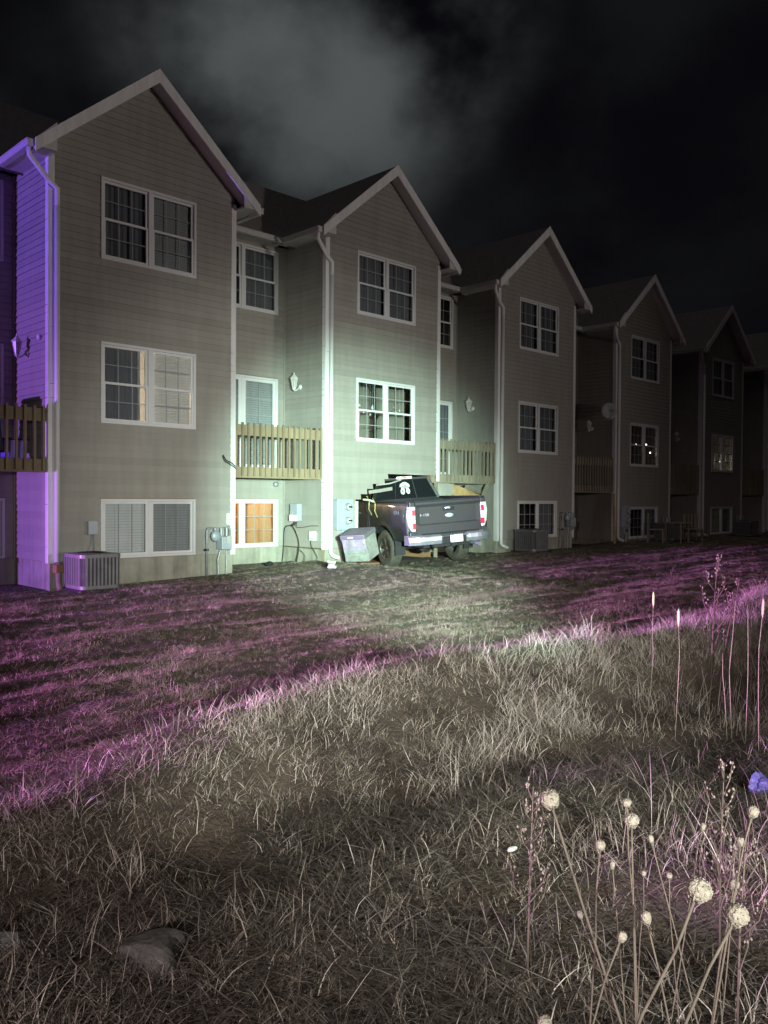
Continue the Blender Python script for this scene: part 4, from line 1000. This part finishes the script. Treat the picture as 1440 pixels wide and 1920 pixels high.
p = on(275, 1800); lump('field_stone', 'large grey stone half hidden in dead grass at lower left', 'stone', (p[0],p[1],p[2]+.012), .125, 'rock', 3, (1.1,.8,.72), 4, 1.1)
p = on(12, 1775); lump('field_stone', 'pale stone at the lower left edge of the field', 'stone', (p[0],p[1],p[2]+.012), .08, 'palerock', 5, (1.1,.9,.6), 4, 1.1)
p = on(1424, 1490); lump('plastic_bag', 'crumpled plastic bag with violet beacon light in its colour, in the grass at the right edge', 'plastic bag', (p[0],p[1],p[2]+.05), .075, 'bagm', 9, (1,.8,.9), 3, 1.0)
p = on(960, 1612); o = lump('litter_scrap', 'small white scrap of litter in the foreground grass', 'litter', (p[0],p[1],p[2]+.05), .022, 'paper', 12, (1.4,.7,.5), 2)
for i, (x_, y_, s_, lb) in enumerate(((3.95,.55,.10,'dark rounded lump of dirt below the lit basement window'),(4.25,.45,.08,'grey stone at the foot of the recess wall'),(4.55,.60,.07,'small stone at the inner corner of the recess'))):
    lump('rubble_stone', lb, 'stone', (x_, y_, gz(x_, y_)+.04), s_, 'rock' if i else 'black', 20+i)
# clods thrown up around the truck
for i in range(16):
    a = random.uniform(5.6, 9.6); b = random.uniform(-2.3, -.5) if i % 2 else random.uniform(-.9,-.1)
    o = lump('dirt_clod', 'clod of torn-up dirt around the pickup wheels', 'dirt', (a, b, gz(a,b)+.01), random.uniform(.04,.10), 'soil', 40+i, (1,1,.6), 2)
    o['group'] = 'clods around the pickup'

# ------------------------------------------------------------------ grass
def blade(mb, x, y, h, lean, az, wd, curl, seg=3, z0=-.02):
    vs = []; fs = []; px, py, pz = x, y, z0; th_ = lean
    sx, sy = -math.sin(az), math.cos(az)
    for i in range(seg+1):
        ww = wd*(1-i/seg)**.7/2 if i < seg else .0003
        vs += [(px-sx*ww, py-sy*ww, pz), (px+sx*ww, py+sy*ww, pz)]
        st = h/seg; px += math.sin(th_)*math.cos(az)*st; py += math.sin(th_)*math.sin(az)*st; pz += math.cos(th_)*st; th_ += curl/seg
    for i in range(seg): fs.append((2*i, 2*i+1, 2*i+3, 2*i+2))
    mb.add(vs, fs)
def grassmat(name, a, b, c):
    m = bpy.data.materials.new(name); m.use_nodes = True; t = m.node_tree; bs = t.nodes['Principled BSDF']
    oi = t.nodes.new('ShaderNodeObjectInfo'); g = t.nodes.new('ShaderNodeNewGeometry')
    n = t.nodes.new('ShaderNodeTexNoise'); n.inputs['Scale'].default_value = 1.1; n.inputs['Detail'].default_value = 3; t.links.new(g.outputs['Position'], n.inputs['Vector'])
    wn = t.nodes.new('ShaderNodeMath'); wn.operation = 'ADD'; t.links.new(oi.outputs['Random'], wn.inputs[0])
    sb = t.nodes.new('ShaderNodeMapRange'); sb.inputs['From Min'].default_value = .3; sb.inputs['From Max'].default_value = .7; sb.inputs['To Min'].default_value = -.35; sb.inputs['To Max'].default_value = .35; t.links.new(n.outputs['Fac'], sb.inputs['Value']); t.links.new(sb.outputs[0], wn.inputs[1])
    cr_ = t.nodes.new('ShaderNodeValToRGB'); e = cr_.color_ramp.elements
    e[0].position = .0; e[0].color = (*a,1); e[1].position = 1; e[1].color = (*c,1); k = e.new(.5); k.color = (*b,1)
    t.links.new(wn.outputs[0], cr_.inputs[0]); t.links.new(cr_.outputs[0], bs.inputs['Base Color']); bs.inputs['Roughness'].default_value = .75; bs.inputs['Specular IOR Level'].default_value = .25
    return m
GM_L = grassmat('lawn_blades', (.15,.125,.09), (.29,.245,.18), (.45,.39,.30))
GM_R = grassmat('dead_grass', (.10,.078,.05), (.22,.17,.105), (.40,.32,.21))
def tuft(n, rad_, hlo, hhi, wlo, whi, lean, curl, seed, m, seg=3, flat=False):
    random.seed(seed); mb = MB()
    mainaz = random.uniform(0,6.28)
    for i in range(n):
        r_ = rad_*math.sqrt(random.random()); a = random.uniform(0,6.28)
        if flat: blade(mb, r_*math.cos(a), r_*math.sin(a), random.uniform(hlo,hhi), random.uniform(1.25,1.6), random.uniform(0,6.28), random.uniform(wlo,whi), random.uniform(-.35,.5), seg, random.uniform(.004,.035))
        else: blade(mb, r_*math.cos(a), r_*math.sin(a), random.uniform(hlo,hhi)*random.uniform(.6,1), abs(random.gauss(lean,.25)), mainaz+random.gauss(0,1.3), random.uniform(wlo,whi), random.uniform(.1,curl), seg)
    me_ = bpy.data.meshes.new('tuft'); me_.from_pydata(mb.v, [], mb.f); me_.materials.append(m); return bpy.data.objects.new('tuft', me_)
def scatter(name, P, rot, scl, idx, protos, label, cat):
    c = bpy.data.collections.new(name+'_tufts')
    for i, p in enumerate(protos): p.name = 'tuft_%02d_%s' % (i, name); c.objects.link(p)
    me_ = bpy.data.meshes.new(name); me_.from_pydata(P.tolist(), [], [])
    at = me_.attributes.new('rot', 'FLOAT_VECTOR', 'POINT'); at.data.foreach_set('vector', rot.astype(np.float32).ravel())
    at = me_.attributes.new('scl', 'FLOAT', 'POINT'); at.data.foreach_set('value', scl.astype(np.float32))
    at = me_.attributes.new('idx', 'INT', 'POINT'); at.data.foreach_set('value', idx.astype(np.int32))
    o = bpy.data.objects.new(name, me_); COL.objects.link(o)
    g = bpy.data.node_groups.new(name, 'GeometryNodeTree'); g.interface.new_socket('Geometry', in_out='INPUT', socket_type='NodeSocketGeometry'); g.interface.new_socket('Geometry', in_out='OUTPUT', socket_type='NodeSocketGeometry')
    gi = g.nodes.new('NodeGroupInput'); go_ = g.nodes.new('NodeGroupOutput'); ip = g.nodes.new('GeometryNodeInstanceOnPoints'); ci = g.nodes.new('GeometryNodeCollectionInfo')
    ci.inputs['Collection'].default_value = c; ci.inputs['Separate Children'].default_value = True; ci.inputs['Reset Children'].default_value = True
    def na(nm, ty): n = g.nodes.new('GeometryNodeInputNamedAttribute'); n.data_type = ty; n.inputs['Name'].default_value = nm; return n.outputs[0]
    ip.inputs['Pick Instance'].default_value = True
    g.links.new(gi.outputs[0], ip.inputs['Points']); g.links.new(ci.outputs[0], ip.inputs['Instance']); g.links.new(na('idx','INT'), ip.inputs['Instance Index'])
    g.links.new(na('rot','FLOAT_VECTOR'), ip.inputs['Rotation']); g.links.new(na('scl','FLOAT'), ip.inputs['Scale']); g.links.new(ip.outputs[0], go_.inputs[0])
    md = o.modifiers.new('scatter', 'NODES'); md.node_group = g
    return tag(o, label, cat, kind='stuff')
def pts_in(n, x0, x1, y0, y1, dens):
    X = RNG.uniform(x0, x1, n); Y = RNG.uniform(y0, y1, n); k = RNG.random(n) < dens(X, Y); return X[k], Y[k]
def make(name, X, Y, slo, shi, protos, label, cat, tilt=.1, sc_f=None):
    n = len(X); P = np.stack([X, Y, ground(X, Y)], 1); rot = np.stack([RNG.normal(0,tilt,n), RNG.normal(0,tilt,n), RNG.uniform(0,6.28,n)], 1)
    s = RNG.uniform(slo, shi, n)
    if sc_f is not None: s = s*sc_f(X, Y)
    return scatter(name, P, rot, s, RNG.integers(0, len(protos), n), protos, label, cat)
def fade(X, Y, d0, d1): return np.clip((d1-np.hypot(X-CAM[0], Y-CAM[1]))/(d1-d0), .0, 1)
# lawn: short mown tufts
lawn_p = [tuft(16, .055, .03, .075, .003, .006, .55, .9, 100+i, GM_L, 2) for i in range(6)]+[tuft(12, .07, .05, .11, .003, .006, 0, 0, 130+i, GM_L, 2, True) for i in range(4)]
def lawn_d(X, Y):
    row = .35+.65*np.clip(vnoise(X/2.2, Y/.17, 31)*2.6+.5, 0, 1)
    trk = np.where((X > 5.4) & (X < 9) & (Y > -1.2), .35, 1)
    return row*trk*(.35+.65*fade(X, Y, 9, 24))
X, Y = pts_in(135000, -6.5, 24, -9.1, -.16, lawn_d)
lawn_s = lambda X, Y: .75+.9*np.clip(vnoise(X/1.1, Y/.3, 33)+.35, 0, 1)
make('lawn_grass', X, Y, .6, 1.05, lawn_p, 'short brown winter lawn in front of the townhouses', 'grass', .12, lawn_s)
X, Y = pts_in(2600, RX0+.1, BX0, .05, D-.02, lambda X, Y: np.full(X.shape, .4)); X2 = X+PITCH
make('recess_grass', np.concatenate([X, X2]), np.concatenate([Y, Y]), .5, .9, lawn_p2 := [tuft(12, .055, .03, .06, .003, .006, .6, .9, 160+i, GM_L, 2) for i in range(3)], 'thin grass in the recesses between the bays', 'grass')
# rough field: every blade a mesh strip, colour varied blade by blade
def blademat(name, cols):
    m = bpy.data.materials.new(name); m.use_nodes = True; t = m.node_tree; bs = t.nodes['Principled BSDF']
    at = t.nodes.new('ShaderNodeAttribute'); at.attribute_name = 'tone'
    cr_ = t.nodes.new('ShaderNodeValToRGB'); e = cr_.color_ramp.elements
    e[0].position = 0; e[0].color = (*cols[0],1); e[1].position = 1; e[1].color = (*cols[-1],1)
    for i, c in enumerate(cols[1:-1]): k = e.new((i+1)/(len(cols)-1)); k.color = (*c,1)
    t.links.new(at.outputs['Fac'], cr_.inputs[0]); t.links.new(cr_.outputs[0], bs.inputs['Base Color'])
    bs.inputs['Roughness'].default_value = .7; bs.inputs['Specular IOR Level'].default_value = .3
    return m
def blades(name, X, Y, Z, h, lean, az, wd, curl, tone, seg, m, label, cat):
    n = len(X); px, py, pz = X.copy(), Y.copy(), Z.copy(); th_ = lean.copy(); st = h/seg
    tw = az+RNG.normal(0, .7, n); sx, sy = -np.sin(tw), np.cos(tw); V = np.zeros((n, seg+1, 2, 3))
    for i in range(seg+1):
        ww = wd*(1-(i/seg)**1.6)/2+.0003
        V[:,i,0,0] = px-sx*ww; V[:,i,0,1] = py-sy*ww; V[:,i,0,2] = pz; V[:,i,1,0] = px+sx*ww; V[:,i,1,1] = py+sy*ww; V[:,i,1,2] = pz
        px = px+np.sin(th_)*np.cos(az)*st; py = py+np.sin(th_)*np.sin(az)*st; pz = pz+np.cos(th_)*st; th_ = th_+curl/seg; az = az+RNG.normal(0,.18,n)
    gzv = ground(V[:,:,:,0], V[:,:,:,1]); V[:,1:,:,2] = np.maximum(V[:,1:,:,2], gzv[:,1:]+.004)
    nvb = 2*(seg+1); base = (np.arange(n)*nvb)[:,None]
    q = np.array([[2*i, 2*i+1, 2*i+3, 2*i+2] for i in range(seg)]).ravel()[None,:]
    L_ = (base+q).ravel().astype(np.int32)
    me_ = bpy.data.meshes.new(name); me_.vertices.add(n*nvb); me_.vertices.foreach_set('co', V.reshape(-1).astype(np.float32))
    me_.loops.add(len(L_)); me_.loops.foreach_set('vertex_index', L_); me_.polygons.add(n*seg)
    me_.polygons.foreach_set('loop_start', np.arange(0, len(L_), 4, dtype=np.int32)); me_.update(calc_edges=True)
    at = me_.attributes.new('tone', 'FLOAT', 'POINT'); at.data.foreach_set('value', np.repeat(np.clip(tone,0,1), nvb).astype(np.float32))
    me_.materials.append(m); o = bpy.data.objects.new(name, me_); COL.objects.link(o); return tag(o, label, cat, kind='stuff')
BM_T = blademat('dead_grass_blades', [(.115,.097,.076),(.225,.195,.155),(.36,.32,.265),(.54,.495,.425)])
BM_S = blademat('straw_blades', [(.055,.048,.039),(.11,.098,.08),(.21,.19,.155),(.40,.365,.31)])
def clump(X, Y): return np.clip(vnoise(X/.6, Y/.5, 41)*2.6+vnoise(X/.2, Y/.2, 42)*1.2+.22, 0.01, 1)
def cresty(X, Y): return np.exp(-((Y+9.3+.25*np.sin(X*.9))/.36)**2)
def bare(X, Y): return 1-.9*np.exp(-((X+1.7)/1.5)**2-((Y+11.0)/.55)**2)-.6*np.exp(-((X-.8)/1.2)**2-((Y+10.25)/.4)**2)
def tufts(X, Y, k, hlo, hhi, lean, curl, wlo, whi, spread=.05):
    n = len(X); main = RNG.uniform(0, 6.28, n); tn = RNG.normal(.5, .22, n); hs = RNG.uniform(.7, 1.25, n)*(.7+.5*clump(X, Y))
    R_ = lambda v: np.repeat(v, k)
    N_ = n*k; x = R_(X)+RNG.normal(0, spread, N_); y = R_(Y)+RNG.normal(0, spread, N_)
    h = RNG.uniform(hlo, hhi, N_)*R_(hs); ln = np.abs(RNG.normal(lean, .28, N_)); az = R_(main)+RNG.normal(0, 1.1, N_)
    return x, y, ground(x, y)-.015, h, ln, az, RNG.uniform(wlo, whi, N_), RNG.uniform(.2, curl, N_), R_(tn)+RNG.normal(0,.2,N_)
X, Y = pts_in(19000, -9, 13, -14.8, -8.85, lambda X, Y: np.clip((clump(X, Y)*.55+.25*cresty(X, Y))*bare(X, Y), 0, 1)*(.25+.75*fade(X, Y, 5, 15)))
blades('rough_grass', *tufts(X, Y, 20, .06, .18, .68, 2.4, .002, .0052, .07), 4, BM_T, 'tall dead grass tufts of the rough field in the foreground', 'grass')
# the shaggy pale ridge between lawn and field
def ridge_d(X, Y):
    fr = np.exp(-((Y+9.32+.25*np.sin(X*.9))/.22)**2)*(.35+.65*np.clip(vnoise(X/.8, Y*0+3, 61)*2+.6, 0, 1))
    fr = fr+.75*np.exp(-((X+1.9)/1.3)**2-((Y+9.95)/.35)**2)*np.clip(vnoise(X/.35, Y/.35, 62)*2.5+.5, 0, 1)+.5*np.exp(-((X+3.6)/.25)**2-((Y+9.5)/.3)**2)
    return np.clip(fr, 0, 1)
X, Y = pts_in(9000, -8, 12, -11.2, -8.7, lambda X, Y: ridge_d(X, Y)*(.4+.6*fade(X, Y, 7, 18)))
rg = list(tufts(X, Y, 22, .10, .26, .6, 2.1, .0022, .005, .06)); rg[8] = rg[8]+.22
blades('ridge_grass', *rg, 4, BM_T, 'pale shaggy grass along the ridge between lawn and field', 'grass')
n = 420000
gap = lambda X, Y: np.clip(vnoise(X/.75, Y/.6, 51)*2.6+vnoise(X/.25, Y/.25, 52)*1.2+.62, .22, 1)
X, Y = pts_in(n, -9, 11, -14.8, -8.8, lambda X, Y: gap(X, Y)*(.15+.85*fade(X, Y, 3, 12)**1.5))
n = len(X)
blades('straw_litter', X, Y, ground(X, Y)+RNG.uniform(.0,.03,n), RNG.uniform(.07,.22,n), RNG.uniform(1.15,1.6,n), RNG.uniform(0,6.28,n), RNG.uniform(.0025,.0055,n), RNG.uniform(-.3,.5,n), RNG.beta(1.3,2.6,n), 2, BM_S, 'matted straw lying on the ground of the foreground field', 'straw')
fp = [tuft(16, .06, .03, .09, .002, .004, .8, 1.2, 300+i, GM_L, 2) for i in range(5)]
X, Y = pts_in(26000, -8.5, 9, -14.6, -9.0, lambda X, Y: gap(X, Y)*(.2+.8*fade(X, Y, 3, 12)))
make('field_thatch', X, Y, .6, 1.2, fp, 'short matted grass between the tufts of the foreground field', 'grass', .25)
def stalk_d(X, Y):
    a = np.exp(-((X-1.0)/1.6)**2-((Y+10.75)/.5)**2)+.8*np.exp(-((X-2.6)/1.6)**2-((Y+9.9)/.5)**2)+.6*np.exp(-((X+2.4)/.5)**2-((Y+12.0)/.4)**2)+.5*np.exp(-((X+3.3)/.35)**2-((Y+12.9)/.3)**2)
    return np.clip(a, 0, 1)*.5
X, Y = pts_in(2600, -4, 6, -13.3, -9, stalk_d)
blades('dry_stalks', *tufts(X, Y, 9, .12, .36, .16, .6, .002, .0045, .06), 4, BM_T, 'stiff dry stalks standing at the right of the field', 'weeds')

# ------------------------------------------------------------------ single weeds
random.seed(5)
HEADS = [  # head pixel, diameter px, depth m, a lower pixel of the stem, label, aspect
 (1030,1497,40,1.75,(1165,1920),'large pale seed head on a long stem leaning right, tallest of the foreground weeds',1.0),
 (1175,1504,19,1.75,(1188,1700),'small round seed head right above the vertical stem',1.0),
 (1184,1537,31,1.65,(1192,1920),'round seed head on the straight vertical stem',1.0),
 (1125,1584,22,1.80,(1117,1760),'round seed head on a short stem left of the vertical stem',1.0),
 (1220,1572,12,1.75,(1262,1730),'thin pointed bud right of the vertical stem',1.7),
 (1148,1620,11,1.70,(1173,1920),'narrow brown bud left of the vertical stem',1.9),
 (1211,1719,22,1.60,(1255,1920),'oval seed head low and right of the vertical stem',1.4),
 (1166,1755,21,1.55,(1112,1920),'brownish seed head low and left of the vertical stem',1.15),
 (1087,1714,12,1.85,(1150,1920),'faint narrow bud behind the long leaning stem',1.6),
 (1312,1666,53,1.38,(1205,1900),'largest flat seed head at the lower right',.92),
 (1383,1714,47,1.40,(1285,1920),'big round seed head on the thick dark stem at the lower right',1.0),
 (1412,1521,23,1.70,(1380,1660),'seed head nearest the right edge below the plastic bag',1.1),
 (1319,1549,13,1.85,(1300,1650),'small pale bud at right beside the twiggy weeds',1.5),
 (1389,1577,16,1.80,(1372,1720),'small bud beneath the right-edge seed head',1.3),
 (1377,1657,20,1.95,(1350,1800),'faint brown seed head behind the two largest ones',1.1),
 (1207,1637,11,1.95,(1200,1760),'tiny pinkish bud beside the vertical stem',1.2),
 (1255,1641,13,2.0,(1262,1780),'tiny round bud between the vertical stem and the largest head',1.0),
 (1021,1916,30,1.55,(1024,1990),'seed head cut by the bottom edge of the view',1.0)]
def seed_head(rr, asp, seed):
    rs = np.random.default_rng(seed); m = MB(); m.smooth = True
    bm = bmesh.new(); bmesh.ops.create_icosphere(bm, subdivisions=3, radius=1)
    ph = rs.uniform(0,6.28,4)
    for v in bm.verts:
        p_ = v.co; hole = .22*math.exp(-((p_.x-.2)**2+(p_.y-.1)**2)/.10) if p_.z > 0 else 0
        s = 1+.05*math.sin(9*p_.x+ph[0])*math.sin(8*p_.y+ph[1])+.05*math.sin(11*p_.z+ph[2])-hole
        z = p_.z*(.85 if p_.z > 0 else 1.0)
        v.co = Vector((p_.x*s, p_.y*s, z*s*asp))*rr*.9
    m.v = [tuple(v.co) for v in bm.verts]; m.f = [tuple(v.index for v in f.verts) for f in bm.faces]; bm.free()
    n = 90 if rr > .012 else 24                      # knotted florets
    for i in range(n):
        z = 1-2*(i+.5)/n*.92; r_ = math.sqrt(max(0,1-z*z)); a = i*2.39996+rs.normal(0,.15)
        c = Vector((r_*math.cos(a), r_*math.sin(a), z*asp*(.85 if z > 0 else 1)))*rr*.88; q = rr*rs.uniform(.06,.11)
        m.add([(c.x+q,c.y,c.z),(c.x-q,c.y,c.z),(c.x,c.y+q,c.z),(c.x,c.y-q,c.z),(c.x,c.y,c.z+q),(c.x,c.y,c.z-q)], [(0,2,4),(2,1,4),(1,3,4),(3,0,4),(2,0,5),(1,2,5),(3,1,5),(0,3,5)])
    for k in range(7):                               # bracts under the head
        a = k*.9; m.tube([(0,0,-rr*asp*1.05),(rr*.45*math.cos(a),rr*.45*math.sin(a),-rr*asp*.95),(rr*.85*math.cos(a),rr*.85*math.sin(a),-rr*asp*.4)], [rr*.07,rr*.06,rr*.02], 4)
    return m
for i, (px, py, dia, dep, low, lb, asp) in enumerate(HEADS):
    hp = Vector(at_depth(px, py, dep)); lp = Vector(at_depth(low[0], low[1], dep+.02)); rr = dia/FPX*dep/2
    dv = (lp-hp).normalized(); zg = gz(lp.x, lp.y)
    t = (lp.z-zg)/max(.25, -dv.z); t = min(t, 1.4); gp_ = lp+dv*t*.9; gp_.z = gz(gp_.x, gp_.y)-.02
    A = tag(empty('dried_seedhead_weed', gp_), lb, 'weed', 'dried weeds with round seed heads')
    ctrl = [gp_, lp.lerp(gp_, .5)+Vector((random.uniform(-.01,.01),random.uniform(-.01,.01),0)), lp, lp.lerp(hp,.5)+Vector((random.uniform(-.006,.006),random.uniform(-.006,.006),0)), hp-(-dv)*rr*asp*.9*1]
    sw = .0030 if dia > 35 else (.0020 if dia > 18 else .0014)
    m = MB(); m.smooth = True; m.tube([c-gp_ for c in ctrl], [sw*1.3,sw*1.15,sw,sw*.9,sw*.9], 7); m.build('stem', MT['stalk'], A)
    hd = seed_head(rr, asp, i).build('seed_head', MT['umbel'], A); hd.location = hp-gp_; hd.rotation_euler = (random.uniform(-.3,.3), random.uniform(-.4,.4), random.uniform(0,6))
    q = (-dv).to_track_quat('Z','Y'); hd.rotation_mode = 'QUATERNION'; hd.rotation_quaternion = q
# grass spikes and bare stalks at the right
SP = [(1225,1132,1218,1240,7.0,'yellow grass spike, brightest of the stalks at the right',True),(1272,1168,1266,1335,6.0,'bent grass spike left of the two bare stalks',True),(1379,1126,1374,1285,6.0,'left one of two straight bare stalks at the right',False),(1402,1132,1399,1290,5.9,'right one of two straight bare stalks at the right',False),(1430,1150,1424,1320,5.6,'kinked grass spike at the right edge',True),
 (998,1180,996,1240,8.2,'thin bare stalk on the grassy ridge',False),(912,1190,905,1262,8.0,'thin leaning stalk on the grassy ridge left of centre right',False),(851,1185,849,1255,7.5,'thin stalk farthest left on the lit ridge',False),(1355,1225,1365,1290,6.0,'short curved stalk before the dark hollow',False)]
for i, (tx, ty, bx, by, dep, lb, spk) in enumerate(SP):
    tp = Vector(at_depth(tx, ty, dep)); bp = Vector(at_depth(bx, by, dep)); g_ = bp.copy(); g_.z = gz(bp.x, bp.y)-.02
    A = tag(empty('grass_stalk', g_), lb, 'stalk', 'single stalks standing above the rough grass')
    mid = g_.lerp(tp,.5)+Vector((random.uniform(-.03,.03),random.uniform(-.03,.03),0))
    m = MB(); m.smooth = True; m.tube([g_-g_, mid-g_, mid.lerp(tp,.5)-g_+Vector((random.uniform(-.015,.015),random.uniform(-.015,.015),0)), tp-g_], [.0026,.0024,.0020,.0015], 6); m.build('stem', MT['palestem'], A)
    m = MB(); m.smooth = True
    if spk:
        d_ = (tp-mid).normalized(); m.tube([tp-g_-d_*.03, tp-g_, tp-g_+d_*.03, tp-g_+d_*.08, tp-g_+d_*.10], [.003,.008,.010,.008,.0015], 8); m.build('spike', MT['spike'], A)
    else:
        m.tube([mid-g_+Vector((0,0,.05)), mid-g_+Vector((.03,.01,.12))], [.003,.001], 5); m.build('leaf', MT['stalk'], A)
def twig_weed(lb, tx, ty, bx, by, dep, nb, seed, pods=True, spread=.35, thick=1.0):
    random.seed(seed); tp = Vector(at_depth(tx, ty, dep)); bp = Vector(at_depth(bx, by, dep)); g_ = bp.copy(); g_.z = gz(bp.x, bp.y)-.02
    A = tag(empty('branching_weed', g_), lb, 'weed', 'branching dry weeds'); h = tp.z-g_.z
    m = MB(); m.smooth = True; m.tube([(0,0,0), ((tp-g_)*.5)+Vector((.01,.01,0)), tp-g_], [.0045*thick,.0035*thick,.0018*thick], 6); m.build('stem', MT['stalk'], A)
    for k in range(nb):
        t = .35+.63*k/nb; s0 = (tp-g_)*t; a = k*2.4+random.uniform(-.6,.6); ln = h*(1-t*.75)*spread*random.uniform(.6,1.2)
        e = s0+Vector((math.cos(a)*ln*.45, math.sin(a)*ln*.45, ln*.9)); mdl = s0.lerp(e,.5)+Vector((math.cos(a)*ln*.12, math.sin(a)*ln*.12, -.02*ln))
        b = MB(); b.smooth = True; b.tube([s0, mdl, e], [.0024*thick,.002*thick,.0012*thick], 5)
        for q in range(3):
            c0 = mdl.lerp(e, .2+.3*q); aa = a+random.uniform(-1.2,1.2); b.tube([c0, c0+Vector((math.cos(aa)*ln*.12, math.sin(aa)*ln*.12, ln*.2))], [.0014*thick,.0008*thick], 4)
        bo_ = b.build('branch', MT['stalk'], A)
        if pods:
            p = MB(); p.smooth = True
            for q in range(7):
                c = s0.lerp(e, .55+.075*q)+Vector((random.uniform(-.012,.012),random.uniform(-.012,.012),random.uniform(-.005,.012)))*thick; r_ = random.uniform(.0025,.005)*thick
                p.tube([c, c+Vector((0,0,r_)), c+Vector((0,0,2.6*r_))], [.0008,r_,.0008], 5)
            p.build('seed_pods', MT['umbel'], bo_)
    return A
twig_weed('pale branching weed standing tallest above the ridge at the right', 1345, 1046, 1332, 1215, 7.6, 9, 61, True, .4, 2.2)
twig_weed('leaning podded weed right of the tallest branching weed', 1386, 1085, 1345, 1200, 7.9, 5, 62, True, .4, 1.8)
twig_weed('faint twiggy weed on the dark lawn', 1258, 1068, 1262, 1120, 13.5, 6, 63, False, .8, 2.0)
twig_weed('grey twiggy weed in front of the plastic bag', 1358, 1430, 1352, 1620, 2.9, 10, 64)
twig_weed('twiggy weed below the plastic bag', 1400, 1560, 1385, 1700, 2.5, 8, 65)
twig_weed('dry brushy weed right of centre in the foreground', 1000, 1475, 990, 1690, 2.9, 12, 66)
twig_weed('pale dry sprig on the ridge at the left', 203, 1385, 222, 1440, 4.6, 5, 67, False, .6)
